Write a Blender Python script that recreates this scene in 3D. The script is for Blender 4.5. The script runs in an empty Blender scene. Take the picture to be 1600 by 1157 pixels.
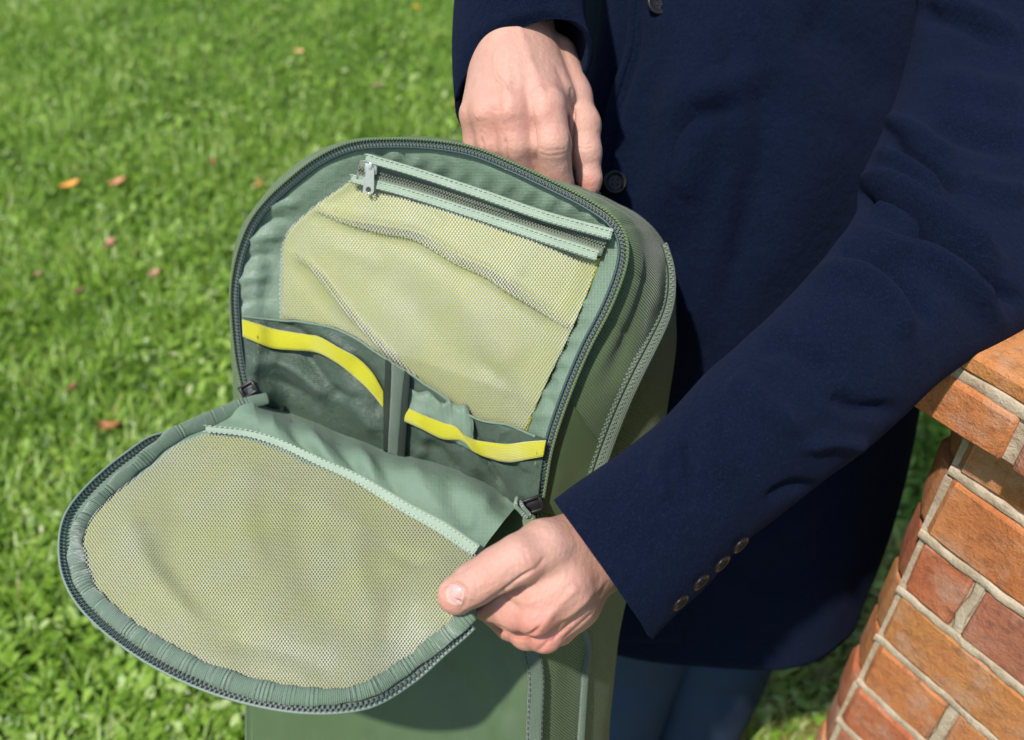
import bpy, math, random
import numpy as np
from mathutils import Matrix, Vector
random.seed(7)
RNG = np.random.default_rng(11)
SC = bpy.context.scene
COL = SC.collection
# ------------------------------------------------------------------ camera, sky, sun, exposure
TH = math.radians(40.0)
F = 1400.0                      # focal length in photo pixels (1600 wide)
CAMZ = 1.60
cam = bpy.data.cameras.new('camera')
camo = bpy.data.objects.new('camera', cam); COL.objects.link(camo)
camo.location = (0, 0, CAMZ); camo.rotation_euler = (math.pi/2 - TH, 0, 0)
cam.sensor_width = 36; cam.lens = F/1600*36; cam.clip_start = 0.02; cam.clip_end = 500
cam.dof.use_dof = True; cam.dof.focus_distance = 0.66; cam.dof.aperture_fstop = 4.8
SC.camera = camo
SUN_EL, SUN_AZ = math.radians(59), math.radians(-39)     # azimuth: 0 = from straight behind the camera, + = from the right
w = bpy.data.worlds.new('World'); SC.world = w; w.use_nodes = True
wn = w.node_tree; wn.nodes.clear()
wo = wn.nodes.new('ShaderNodeOutputWorld'); wb = wn.nodes.new('ShaderNodeBackground'); sk = wn.nodes.new('ShaderNodeTexSky')
sk.sky_type = 'NISHITA'; sk.sun_disc = False; sk.sun_elevation = SUN_EL
sdir = Vector((math.sin(SUN_AZ)*math.cos(SUN_EL), -math.cos(SUN_AZ)*math.cos(SUN_EL), math.sin(SUN_EL)))
sk.sun_rotation = math.atan2(sdir.x, sdir.y)
wb.inputs['Strength'].default_value = 0.145
wn.links.new(sk.outputs[0], wb.inputs[0]); wn.links.new(wb.outputs[0], wo.inputs[0])
sl = bpy.data.lights.new('sun', 'SUN'); sl.energy = 4.5; sl.angle = math.radians(1.6); sl.color = (1, 0.96, 0.90)
so = bpy.data.objects.new('sun', sl); COL.objects.link(so)
so.rotation_euler = (-sdir).to_track_quat('-Z', 'Y').to_euler(); so.location = sdir*5
SC.view_settings.view_transform = 'Standard'; SC.view_settings.look = 'None'
SC.view_settings.exposure = 0.25; SC.view_settings.gamma = 1; SC.view_settings.use_curve_mapping = False
try:
    SC.cycles.use_denoising = True; SC.cycles.max_bounces = 6; SC.cycles.transparent_max_bounces = 8
except Exception: pass

# ------------------------------------------------------------------ coordinates
FWD = np.array([0, math.cos(TH), -math.sin(TH)]); UP = np.array([0, math.sin(TH), math.cos(TH)]); RT = np.array([1., 0, 0])
CP = np.array([0, 0, CAMZ])
def un(p):
    """point seen at photo position (x, y) lying d metres in front of the camera -> world metres"""
    p = np.asarray(p, float); d = p[..., 2]
    return CP + ((p[..., 0]-800)*d/F)[..., None]*RT + ((578.5-p[..., 1])*d/F)[..., None]*UP + d[..., None]*FWD
def pj(P):
    q = np.asarray(P)-CP; d = q@FWD
    return np.stack([800+F*(q@RT)/d, 578.5-F*(q@UP)/d, d], -1)

def on_ground(x, y, z=.042):
    r = un(np.array([x, y, 1.]))-CP; return CP+r*((z-CAMZ)/r[2])

# ------------------------------------------------------------------ numpy tools
def cr(pts, n):
    """Catmull-Rom through pts (chord-length), n samples; pts may be (k, ...) arrays"""
    P = np.asarray(pts, float); k = len(P)
    if k == 2: t = np.linspace(0, 1, n); return P[0]+(P[1]-P[0])*t.reshape(-1, *([1]*(P.ndim-1)))
    E = np.concatenate([[2*P[0]-P[1]], P, [2*P[-1]-P[-2]]])
    t = np.linspace(0, k-1, n); i = np.minimum(t.astype(int), k-2); f = (t-i).reshape(-1, *([1]*(P.ndim-1)))
    a, b, c, d = E[i], E[i+1], E[i+2], E[i+3]
    return 0.5*((2*b)+(-a+c)*f+(2*a-5*b+4*c-d)*f**2+(-a+3*b-3*c+d)*f**3)
def even(pts, n):
    """resampled spline at equal arc length"""
    P = cr(pts, 40*len(pts)); L = np.concatenate([[0], np.cumsum(np.linalg.norm(np.diff(P, axis=0), axis=1))])
    s = np.linspace(0, L[-1], n); return np.stack([np.interp(s, L, P[:, j]) for j in range(P.shape[1])], -1)
def h3(i, j, k):
    x = np.sin(i*127.1+j*311.7+k*74.7)*43758.5453; return x-np.floor(x)
def noise(P, s=1.0, seed=0.0):
    q = np.asarray(P)*s+seed*17.3; i = np.floor(q); f = q-i; f = f*f*(3-2*f); r = 0
    for a in (0, 1):
        for b in (0, 1):
            for c in (0, 1):
                wgt = (f[..., 0] if a else 1-f[..., 0])*(f[..., 1] if b else 1-f[..., 1])*(f[..., 2] if c else 1-f[..., 2])
                r = r+wgt*h3(i[..., 0]+a, i[..., 1]+b, i[..., 2]+c)
    return r*2-1
def pdist(Q, line):
    """distance in photo pixels to a polyline and the fraction along it"""
    L = np.asarray(line, float); best = np.full(len(Q), 1e9); tt = np.zeros(len(Q)); n = len(L)-1
    for i in range(n):
        a, b = L[i], L[i+1]; ab = b-a; t = np.clip(((Q-a)@ab)/max(ab@ab, 1e-9), 0, 1)
        d = np.linalg.norm(Q-a-t[:, None]*ab, axis=1); m = d < best; best[m] = d[m]; tt[m] = (i+t[m])/n
    return best, tt
def strokes(V, N, S):
    """raise (+) or crease (-) a surface along drawn fold lines: (points, half-width px, height mm)"""
    q = pj(V); Q = q[:, :2]; view = -(V-CP); view /= np.linalg.norm(view, axis=1)[:, None]
    face = np.clip((N*view).sum(1)*2.5, 0, 1); off = np.zeros(len(V))
    for pts, wd, mm in S:
        P = cr(pts, max(2, 5*(len(pts)-1)+1)) if len(pts) > 2 else np.asarray(pts, float)
        lo, hi = P.min(0)-3*wd, P.max(0)+3*wd
        m = np.where(((Q > lo) & (Q < hi)).all(1))[0]
        if len(m) == 0: continue
        d, t = pdist(Q[m], P); off[m] += mm*.001*np.exp(-(d/wd)**2)*np.minimum(1, 5*np.minimum(t, 1-t)+.25)
    return V+N*(off*face)[:, None]
def gridn(V):
    """normals of a (nu, nv, 3) grid facing the camera"""
    du = np.gradient(V, axis=0); dv = np.gradient(V, axis=1); n = np.cross(du, dv)
    n /= np.maximum(np.linalg.norm(n, axis=-1), 1e-12)[..., None]
    s = np.sign(((CP-V)*n).sum(-1).mean()); return n*(s if s else 1)
def gfaces(nu, nv, closed=False):
    i, j = np.meshgrid(np.arange(nu-1), np.arange(nv if closed else nv-1), indexing='ij'); i = i.ravel(); j = j.ravel(); k = (j+1) % nv
    return np.stack([i*nv+j, i*nv+k, (i+1)*nv+k, (i+1)*nv+j], 1)

# ------------------------------------------------------------------ objects
def tag(o, label=None, cat=None, group=None, kind=None):
    if label: o['label'] = label
    if cat: o['category'] = cat
    if group: o['group'] = group
    if kind: o['kind'] = kind
    return o
def empty(name, loc, label, cat, group=None):
    o = bpy.data.objects.new(name, None); COL.objects.link(o); o.location = loc; o.empty_display_size = .05
    o['base'] = 1; return tag(o, label, cat, group)
def link(o, parent):
    COL.objects.link(o)
    if parent is not None:
        o.parent = parent
        if parent.type == 'EMPTY': o.matrix_parent_inverse = Matrix.Translation(-Vector(parent.location))
    return o
def mkmesh(name, V, Fc, mat, uv=None, smooth=True, att=None):
    me = bpy.data.meshes.new(name); V = np.asarray(V, float).reshape(-1, 3)
    me.vertices.add(len(V)); me.vertices.foreach_set('co', V.ravel().astype(np.float32))
    if isinstance(Fc, np.ndarray):
        nf, k = Fc.shape; me.loops.add(nf*k); me.loops.foreach_set('vertex_index', Fc.ravel().astype(np.int32))
        me.polygons.add(nf); me.polygons.foreach_set('loop_start', np.arange(0, nf*k, k, dtype=np.int32))
        li = Fc.ravel()
    else:
        tot = [len(f) for f in Fc]; li = np.concatenate([np.asarray(f) for f in Fc]); me.loops.add(len(li)); me.loops.foreach_set('vertex_index', li.astype(np.int32))
        me.polygons.add(len(Fc)); me.polygons.foreach_set('loop_start', np.concatenate([[0], np.cumsum(tot)[:-1]]).astype(np.int32)); nf = len(Fc)
    if uv is not None:
        l = me.uv_layers.new(name='UVMap'); l.data.foreach_set('uv', np.asarray(uv, float).reshape(-1, 2)[li].ravel().astype(np.float32))
    for k, a in (att or {}).items():
        t = me.attributes.new(k, 'FLOAT', 'POINT'); t.data.foreach_set('value', np.asarray(a, np.float32))
    me.update(calc_edges=True); me.validate()
    me.polygons.foreach_set('use_smooth', np.full(len(me.polygons), smooth))
    if mat: me.materials.append(mat)
    return me
def mk(name, V, Fc, mat, parent=None, uv=None, smooth=True, solid=None, kind=None, label=None, att=None, off=-1):
    o = bpy.data.objects.new(name, mkmesh(name, V, Fc, mat, uv, smooth, att)); link(o, parent)
    if solid:
        s = o.modifiers.new('thick', 'SOLIDIFY'); s.thickness = solid; s.offset = off
    if kind: o['kind'] = kind
    if label: o['label'] = label
    return o
def guv(V):
    lu = np.linalg.norm(np.diff(V, axis=0), axis=-1).mean(1); lv = np.linalg.norm(np.diff(V, axis=1), axis=-1).mean(0)
    u = np.concatenate([[0], np.cumsum(lu)]); v = np.concatenate([[0], np.cumsum(lv)])
    return np.stack(np.meshgrid(u, v, indexing='ij'), -1)
def patch(name, rows, nu, nv, mat, parent, S=(), nz=0, nzs=30, solid=.0012, lift=0, closed=False, wfun=None, **kw):
    """spline sheet through rows of (x, y, depth) control points"""
    W = un(np.array(rows, float)) if wfun is None else wfun(np.array(rows, float))
    G = cr(W, nu); G = np.swapaxes(cr(np.swapaxes(G, 0, 1), nv), 0, 1)
    return sheet(name, G, mat, parent, S, nz, nzs, solid, lift, **kw)
def sheet(name, G, mat, parent, S=(), nz=0, nzs=30, solid=.0012, lift=0, uvpx=False, **kw):
    nu, nv = G.shape[:2]; N = gridn(G); V = G.reshape(-1, 3); Nf = N.reshape(-1, 3)
    if nz: V = V+Nf*(noise(V, nzs)*nz+noise(V, nzs*2.3, 2)*nz*.4)[:, None]
    if len(S): V = strokes(V, Nf, S)
    V = V+Nf*lift
    uv = pj(V)[:, :2]*.00048 if uvpx else guv(V.reshape(nu, nv, 3)).reshape(-1, 2)
    Fc = gfaces(nu, nv)
    a, b, c = V[Fc[:, 0]], V[Fc[:, 1]], V[Fc[:, 2]]
    if (np.cross(b-a, c-a)*(CP-a)).sum() < 0: Fc = Fc[:, ::-1].copy()
    o = mk(name, V, Fc, mat, parent, uv, solid=solid, **kw); o_cache[o.name] = V; return o
o_cache = {}
def surf_depth(V, Q, k=4, lift=0.0):
    """depth of a built surface under photo positions Q (front-most of the nearest vertices)"""
    q = pj(V); out = []
    for x, y in Q:
        d = np.hypot(q[:, 0]-x, q[:, 1]-y); i = np.argsort(d)[:k*3]; i = i[q[i, 2] < q[i, 2].min()+.02][:k]
        wg = 1/(d[i]+1); out.append((q[i, 2]*wg).sum()/wg.sum()-lift)
    return np.array(out)
def tube(name, P, r, mat, parent, n=10, flat=1.0, wob=0, closed_ends=True, **kw):
    P = np.asarray(P, float); m = len(P); r = np.broadcast_to(np.asarray(r, float), (m,)).copy()
    T = np.gradient(P, axis=0); T /= np.linalg.norm(T, axis=1)[:, None]
    view = CP-P; A = np.cross(T, view); A /= np.linalg.norm(A, axis=1)[:, None]; B = np.cross(A, T)
    a = np.linspace(0, 2*np.pi, n, endpoint=False)
    V = P[:, None]+r[:, None, None]*(np.cos(a)[None, :, None]*A[:, None]+flat*np.sin(a)[None, :, None]*B[:, None])
    L = np.concatenate([[0], np.cumsum(np.linalg.norm(np.diff(P, axis=0), axis=1))])
    if wob:
        N = V-P[:, None]; N /= np.linalg.norm(N, axis=-1)[..., None]; V = V+N*(noise(V, 90)*wob)[..., None]
    uv = np.stack(np.meshgrid(L, a*r.mean(), indexing='ij'), -1)
    Fc = gfaces(m, n, True).tolist()
    if closed_ends: Fc += [list(range(n))[::-1], list(range((m-1)*n, m*n))]
    return mk(name, V.reshape(-1, 3), Fc, mat, parent, uv.reshape(-1, 2), **kw)
def boxes(C, X, Y, Z, S):
    """many small oriented blocks in one mesh (centres, three axes, half sizes)"""
    s = np.array([[-1, -1, -1], [1, -1, -1], [1, 1, -1], [-1, 1, -1], [-1, -1, 1], [1, -1, 1], [1, 1, 1], [-1, 1, 1]], float)
    f = np.array([[0, 3, 2, 1], [4, 5, 6, 7], [0, 1, 5, 4], [2, 3, 7, 6], [1, 2, 6, 5], [0, 4, 7, 3]])
    S = np.broadcast_to(np.asarray(S, float), C.shape)
    V = C[:, None]+s[None, :, :1]*(X*S[:, :1])[:, None]+s[None, :, 1:2]*(Y*S[:, 1:2])[:, None]+s[None, :, 2:]*(Z*S[:, 2:])[:, None]
    return V.reshape(-1, 3), (f[None]+8*np.arange(len(C))[:, None, None]).reshape(-1, 4)
def frame(P):
    T = np.gradient(P, axis=0); T /= np.linalg.norm(T, axis=1)[:, None]
    V = CP-P; V /= np.linalg.norm(V, axis=1)[:, None]
    A = np.cross(T, V); A /= np.linalg.norm(A, axis=1)[:, None]; return T, A, np.cross(A, T)
def length(P): return np.linalg.norm(np.diff(P, axis=0), axis=1).sum()
def teeth(name, P, mat, parent, pitch=.0021, wid=.0021, lift=.0006):
    P = even(P, int(length(P)/pitch)); T, A, B = frame(P); alt = np.where(np.arange(len(P)) % 2, 1., -1.)[:, None]
    V, f = boxes(P+A*alt*wid*.45+B*lift, A, T, B, (wid*.55, pitch*.30, .0007))
    return mk(name, V, f, mat, parent, smooth=False, kind='stuff')
def stitch(name, P, mat, parent, pitch=.0042, lift=.0008):
    P = even(P, max(3, int(length(P)/pitch))); T, A, B = frame(P)
    V, f = boxes(P+B*lift, T, A, B, (pitch*.32, .00028, .00025)); return mk(name, V, f, mat, parent, smooth=False, kind='stuff')
def ribbon(name, P, wd, mat, parent, lift=.001, solid=.0008, nz=0, nu=None, S=(), nw=5, **kw):
    nu = nu or max(8, int(length(np.asarray(P))/.004)); Q = even(P, nu); T, A, B = frame(Q)
    wd = np.interp(np.linspace(0, 1, nu), np.linspace(0, 1, len(np.atleast_1d(wd))), np.atleast_1d(wd))
    s = np.linspace(-.5, .5, nw); G = Q[:, None]+A[:, None]*(s[None, :]*wd[:, None])[..., None]+B[:, None]*lift
    return sheet(name, G, mat, parent, S, nz=nz, nzs=120, solid=solid, **kw)

# ------------------------------------------------------------------ implicit modelling (hands, body)
def sdf(P, groups, kg):
    D = None
    for k, prims in groups:
        G = None
        for a, ra, b, rb in prims:
            ba = b-a; L = max(float(ba@ba), 1e-12); pa = P-a
            t = np.clip((pa@ba)/L, 0, 1); d = np.sqrt(((pa-t[..., None]*ba)**2).sum(-1))-(ra+(rb-ra)*t)
            if G is None: G = d
            else: hh = np.clip(.5+.5*(G-d)/k, 0, 1); G = G*(1-hh)+d*hh-k*hh*(1-hh)
        if D is None: D = G
        else: hh = np.clip(.5+.5*(D-G)/kg, 0, 1); D = D*(1-hh)+G*hh-kg*hh*(1-hh)
    return D
def nets(groups, kg, h, lo=None, hi=None):
    pts = np.array([p for _, pr in groups for a, ra, b, rb in pr for p in (a-ra, a+ra, b-rb, b+rb)])
    lo = pts.min(0)-3*h if lo is None else lo; hi = pts.max(0)+3*h if hi is None else hi
    n = np.ceil((hi-lo)/h).astype(int)+1
    ax = [lo[i]+h*np.arange(n[i]) for i in range(3)]
    D = np.empty(n, np.float32)
    for i in range(0, n[0], 12):
        P = np.stack(np.meshgrid(ax[0][i:i+12], ax[1], ax[2], indexing='ij'), -1); D[i:i+12] = sdf(P, groups, kg)
    sg = D < 0
    c = np.zeros(n-1, np.int8)
    for a in (0, 1):
        for b in (0, 1):
            for d in (0, 1): c += sg[a:n[0]-1+a, b:n[1]-1+b, d:n[2]-1+d]
    cell = (c > 0) & (c < 8); idx = -np.ones(cell.shape, np.int64); I = np.argwhere(cell); idx[cell] = np.arange(len(I))
    acc = np.zeros((len(I), 3)); cnt = np.zeros(len(I))
    cs = [(a, b, d) for a in (0, 1) for b in (0, 1) for d in (0, 1)]
    for p in cs:
        for ax_ in range(3):
            if p[ax_]: continue
            q = list(p); q[ax_] = 1
            v0 = D[tuple((I+p).T)]; v1 = D[tuple((I+q).T)]; m = (v0 < 0) != (v1 < 0); t = np.where(m, v0/np.where(m, v0-v1, 1), 0)
            pt = I+np.array(p, float); pt[:, ax_] += t; acc[m] += pt[m]; cnt[m] += 1
    V = lo+h*acc/cnt[:, None]; Q = []
    for ax_ in range(3):
        o = [i for i in range(3) if i != ax_]
        sl0 = [slice(1, n[i]-1) for i in range(3)]; sl0[ax_] = slice(0, n[ax_]-1); sl1 = list(sl0); sl1[ax_] = slice(1, n[ax_])
        s0 = sg[tuple(sl0)]; s1 = sg[tuple(sl1)]; E = np.argwhere(s0 != s1); flip = s0[tuple(E.T)]
        E = E+np.array([0 if i == ax_ else 1 for i in range(3)])
        def at(da, db):
            e = E.copy(); e[:, o[0]] -= da; e[:, o[1]] -= db; return idx[tuple(e.T)]
        q = np.stack([at(1, 1), at(0, 1), at(0, 0), at(1, 0)], 1)
        if ax_ == 1: flip = ~flip
        q[~flip] = q[~flip][:, ::-1]; Q.append(q)
    Q = np.concatenate(Q); e = h*.5
    gr = np.stack([sdf(V+np.eye(3)[i]*e, groups, kg)-sdf(V-np.eye(3)[i]*e, groups, kg) for i in range(3)], 1)
    gr /= np.maximum(np.linalg.norm(gr, axis=1), 1e-9)[:, None]
    return V, Q, gr
def cone(a, b):
    """(x, y, depth, radius px) -> metric limb segment"""
    A, B = un(a[:3]), un(b[:3]); return (A, a[3]*a[2]/F, B, b[3]*b[2]/F)
def chain(*p): return [cone(p[i], p[i+1]) for i in range(len(p)-1)]

# ------------------------------------------------------------------ materials
def M(name):
    m = bpy.data.materials.new(name); m.use_nodes = True; nt = m.node_tree; return m, nt, nt.nodes['Principled BSDF']
def nd(nt, t, **kw):
    n = nt.nodes.new(t)
    for k, v in kw.items():
        if k in n.inputs: n.inputs[k].default_value = v
        else: setattr(n, k, v)
    return n
def coord(nt, space='Object', scale=(1, 1, 1), rot=(0, 0, 0)):
    tc = nd(nt, 'ShaderNodeTexCoord'); mp = nd(nt, 'ShaderNodeMapping'); mp.inputs['Scale'].default_value = scale; mp.inputs['Rotation'].default_value = rot
    nt.links.new(tc.outputs[space], mp.inputs[0]); return mp.outputs[0]
def ntex(nt, v, scale, detail=4, rough=.6):
    n = nd(nt, 'ShaderNodeTexNoise', Scale=scale, Detail=detail, Roughness=rough); nt.links.new(v, n.inputs['Vector']); return n.outputs['Fac']
def ramp(nt, f, stops):
    r = nd(nt, 'ShaderNodeValToRGB'); e = r.color_ramp.elements
    while len(e) < len(stops): e.new(.5)
    for i, (p, c) in enumerate(stops): e[i].position = p; e[i].color = (*c, 1) if len(c) == 3 else c
    nt.links.new(f, r.inputs[0]); return r.outputs[0]
def math_(nt, op, a, b=None, c=None):
    n = nd(nt, 'ShaderNodeMath', operation=op)
    for i, x in enumerate((a, b, c)):
        if x is None: continue
        if isinstance(x, (int, float)): n.inputs[i].default_value = x
        else: nt.links.new(x, n.inputs[i])
    return n.outputs[0]
def mixc(nt, f, a, b, mode='MIX'):
    n = nd(nt, 'ShaderNodeMix', data_type='RGBA', blend_type=mode)
    for s, x in ((0, f), (6, a), (7, b)):
        if isinstance(x, (int, float)): n.inputs[s].default_value = x
        elif isinstance(x, tuple): n.inputs[s].default_value = (*x, 1)
        else: nt.links.new(x, n.inputs[s])
    return n.outputs[2]
def bump(nt, bs, h, dist, prev=None, st=1.0):
    b = nd(nt, 'ShaderNodeBump', Strength=st, Distance=dist); nt.links.new(h, b.inputs['Height'])
    if prev: nt.links.new(prev, b.inputs['Normal'])
    nt.links.new(b.outputs[0], bs.inputs['Normal']); return b.outputs[0]
def fabric(name, col, weave=.0009, rough=.6, sheen=.3, wb=.0003, var=.18, thread=.25, rot=0.0, crinkle=0.0, spec=.35, twill=None):
    """woven cloth: crossing threads in relief, slight tone changes, optional crinkles"""
    m, nt, b = M(name); uv = coord(nt, 'UV', rot=(0, 0, rot))
    n1 = ntex(nt, coord(nt), 55, 5); n2 = ntex(nt, coord(nt), 700, 3)
    c = mixc(nt, math_(nt, 'MULTIPLY', n1, 1.0), tuple(x*(1-var) for x in col), tuple(x*(1+var) for x in col))
    w1 = nd(nt, 'ShaderNodeTexWave', Scale=2*math.pi/20/weave, Distortion=.3, bands_direction='X'); w2 = nd(nt, 'ShaderNodeTexWave', Scale=2*math.pi/20/weave, Distortion=.3, bands_direction='Y')
    nt.links.new(uv, w1.inputs[0]); nt.links.new(uv, w2.inputs[0])
    h = w1.outputs['Fac'] if twill else math_(nt, 'MULTIPLY', w1.outputs['Fac'], w2.outputs['Fac'])
    c = mixc(nt, math_(nt, 'MULTIPLY', h, thread), c, tuple(min(1, x*2.2+.02) for x in col))
    c = mixc(nt, math_(nt, 'MULTIPLY', n2, .25), c, tuple(x*.6 for x in col))
    nt.links.new(c, b.inputs['Base Color']); p = None
    if crinkle: p = bump(nt, b, ntex(nt, coord(nt), 60, 6, .55), crinkle)
    p = bump(nt, b, h, wb, p)
    b.inputs['Roughness'].default_value = rough; b.inputs['Sheen Weight'].default_value = sheen; b.inputs['Sheen Roughness'].default_value = .4
    b.inputs['Specular IOR Level'].default_value = spec; return m
def plain(name, col, rough=.5, metal=0, spec=.5, bs=0, bd=0):
    m, nt, b = M(name); n = ntex(nt, coord(nt), bs or 200, 4)
    nt.links.new(mixc(nt, n, tuple(x*.85 for x in col), tuple(min(1, x*1.15) for x in col)), b.inputs['Base Color'])
    b.inputs['Roughness'].default_value = rough; b.inputs['Metallic'].default_value = metal; b.inputs['Specular IOR Level'].default_value = spec
    if bd: bump(nt, b, n, bd)
    return m
def wool():
    m, nt, b = M('navy_wool'); o = coord(nt)
    n1 = ntex(nt, o, 30, 4); n2 = ntex(nt, o, 900, 4, .7); n3 = ntex(nt, coord(nt, scale=(1, 1, .35)), 420, 5, .75)
    c = mixc(nt, n1, (.0024, .0050, .0150), (.0042, .0078, .0225))
    c = mixc(nt, ramp(nt, n2, [(.52, (0, 0, 0)), (.74, (.6, .6, .6))]), c, (.020, .030, .066))
    nt.links.new(c, b.inputs['Base Color']); p = bump(nt, b, ntex(nt, o, 110, 5), .0025); p = bump(nt, b, n3, .0013, p); bump(nt, b, n2, .0006, p)
    b.inputs['Roughness'].default_value = .95; b.inputs['Specular IOR Level'].default_value = .05
    b.inputs['Sheen Weight'].default_value = .035; b.inputs['Sheen Roughness'].default_value = .5; b.inputs['Sheen Tint'].default_value = (.40, .48, .9, 1)
    return m
def skin():
    m, nt, b = M('skin'); o = coord(nt); n1 = ntex(nt, o, 70, 6, .65); n2 = ntex(nt, o, 260, 5, .65)
    c = mixc(nt, n1, (.44, .215, .155), (.61, .375, .29)); c = mixc(nt, math_(nt, 'MULTIPLY', n2, .35), c, (.45, .23, .17))
    at = nd(nt, 'ShaderNodeAttribute', attribute_name='red')
    c = mixc(nt, at.outputs['Fac'], c, (.55, .22, .17)); nt.links.new(c, b.inputs['Base Color'])
    v = nd(nt, 'ShaderNodeTexVoronoi', Scale=1100, feature='DISTANCE_TO_EDGE'); nt.links.new(coord(nt, scale=(1, 1.0, .7)), v.inputs['Vector'])
    p = bump(nt, b, math_(nt, 'MINIMUM', v.outputs['Distance'], .25), .00028); p = bump(nt, b, ntex(nt, o, 160, 6, .65), .0011, p)
    b.inputs['Roughness'].default_value = .46; b.inputs['Specular IOR Level'].default_value = .42
    b.inputs['Subsurface Weight'].default_value = .22; b.inputs['Subsurface Radius'].default_value = (1, .35, .2); b.inputs['Subsurface Scale'].default_value = .004
    return m
def net(name, col, cell=.0021, hole=.36):
    """knitted mesh: staggered round holes in a pale thread sheet"""
    m, nt, b = M(name)
    def lat(off):
        uv = coord(nt, 'UV', scale=(1/cell, 1/cell*.72, 1)); mp = nd(nt, 'ShaderNodeMapping'); mp.inputs['Location'].default_value = off; nt.links.new(uv, mp.inputs[0])
        v = nd(nt, 'ShaderNodeTexVoronoi', Scale=1.0, Randomness=0.0, voronoi_dimensions='2D'); nt.links.new(mp.outputs[0], v.inputs['Vector']); return v.outputs['Distance']
    d = math_(nt, 'MINIMUM', lat((0, 0, 0)), lat((.5, .5, 0)))
    wv = ntex(nt, coord(nt), 20, 2); th = math_(nt, 'MULTIPLY_ADD', wv, .10, hole-.05)
    nt.links.new(math_(nt, 'GREATER_THAN', d, th), b.inputs['Alpha'])
    n2 = ntex(nt, coord(nt), 900, 3)
    nt.links.new(mixc(nt, n2, tuple(x*.7 for x in col), tuple(min(1, x*1.2) for x in col)), b.inputs['Base Color'])
    bump(nt, b, d, .0006); b.inputs['Roughness'].default_value = .42; b.inputs['Sheen Weight'].default_value = .3; b.inputs['Specular IOR Level'].default_value = .6
    return m
MW = wool(); MS = skin()
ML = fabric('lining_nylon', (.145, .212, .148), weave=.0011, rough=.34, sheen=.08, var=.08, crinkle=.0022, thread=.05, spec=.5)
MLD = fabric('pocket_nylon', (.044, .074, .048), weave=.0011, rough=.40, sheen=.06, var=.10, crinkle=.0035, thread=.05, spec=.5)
MH = fabric('hinge_fabric', (.155, .232, .162), weave=.0010, rough=.45, sheen=.06, crinkle=.0015, thread=.06, spec=.4)
MB = fabric('green_pack_cloth', (.105, .155, .068), weave=.0021, rough=.5, sheen=.12, wb=.0011, thread=.30, rot=.6, twill=True)
MBs = fabric('smooth_green_panel', (.065, .105, .045), weave=.0010, rough=.42, sheen=.1, wb=.0001, thread=.03, spec=.4)
MT = fabric('pale_trim_tape', (.27, .34, .255), weave=.002, rough=.6, sheen=.15, thread=.08)
MTp = fabric('zipper_tape', (.15, .175, .125), weave=.0012, rough=.65, thread=.15)
MZ = fabric('side_zipper_tape', (.115, .150, .105), weave=.0012, rough=.6, wb=.0007, thread=.35)
MY = fabric('yellow_elastic', (.44, .42, .008), weave=.0012, rough=.75, sheen=.5, thread=.10, var=.1, wb=.0004)
MYb = fabric('yellow_backing', (.34, .355, .065), weave=.0012, rough=.7, sheen=.2, thread=.1, var=.12)
MG = fabric('bound_edge_cloth', (.120, .180, .120), weave=.0013, rough=.5, sheen=.35, wb=.0007, thread=.3, crinkle=.002, twill=True)
def gathered():
    m = MG; nt = m.node_tree; b = nt.nodes['Principled BSDF']; w1 = nd(nt, 'ShaderNodeTexWave', Scale=2*math.pi/20/.0024, Distortion=1.2, bands_direction='X'); w1.inputs['Detail Scale'].default_value = .6
    nt.links.new(coord(nt, 'UV'), w1.inputs[0]); k = ramp(nt, ntex(nt, coord(nt, 'UV', scale=(1, .15, 1)), 75, 2), [(.47, (0, 0, 0)), (.72, (1, 1, 1))])
    prev = b.inputs['Normal'].links[0].from_socket; bump(nt, b, math_(nt, 'MULTIPLY', w1.outputs['Fac'], k), .0009, prev)
gathered()
MGd = fabric('webbing', (.085, .125, .085), weave=.0011, rough=.6, wb=.0006, thread=.3)
MN = net('silver_net', (.345, .355, .31), cell=.0025, hole=.31)
MTe = plain('zipper_coil', (.035, .065, .065), rough=.5, spec=.4)
MTl = plain('pale_zipper_coil', (.17, .22, .18), rough=.5, spec=.4)
MBk = plain('black_plastic', (.010, .009, .010), rough=.34, spec=.3)
MCh = plain('chrome', (.72, .72, .74), rough=.28, metal=.7, bs=400, bd=.0001)
MSt = plain('stitch_thread', (.055, .075, .055), rough=.8)
MStl = plain('pale_stitch_thread', (.30, .38, .30), rough=.8)
MSty = plain('yellow_stitch_thread', (.20, .17, .01), rough=.8)
MNl = plain('fingernail', (.66, .36, .32), rough=.2, spec=.6, bs=300)
MDk = plain('dark_stitch', (.012, .02, .012), rough=.9)
def jeansm():
    return fabric('denim', (.014, .036, .085), weave=.0018, rough=.9, sheen=.0, thread=.22, rot=.78, twill=True, wb=.0005)
MJ = jeansm()

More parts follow.
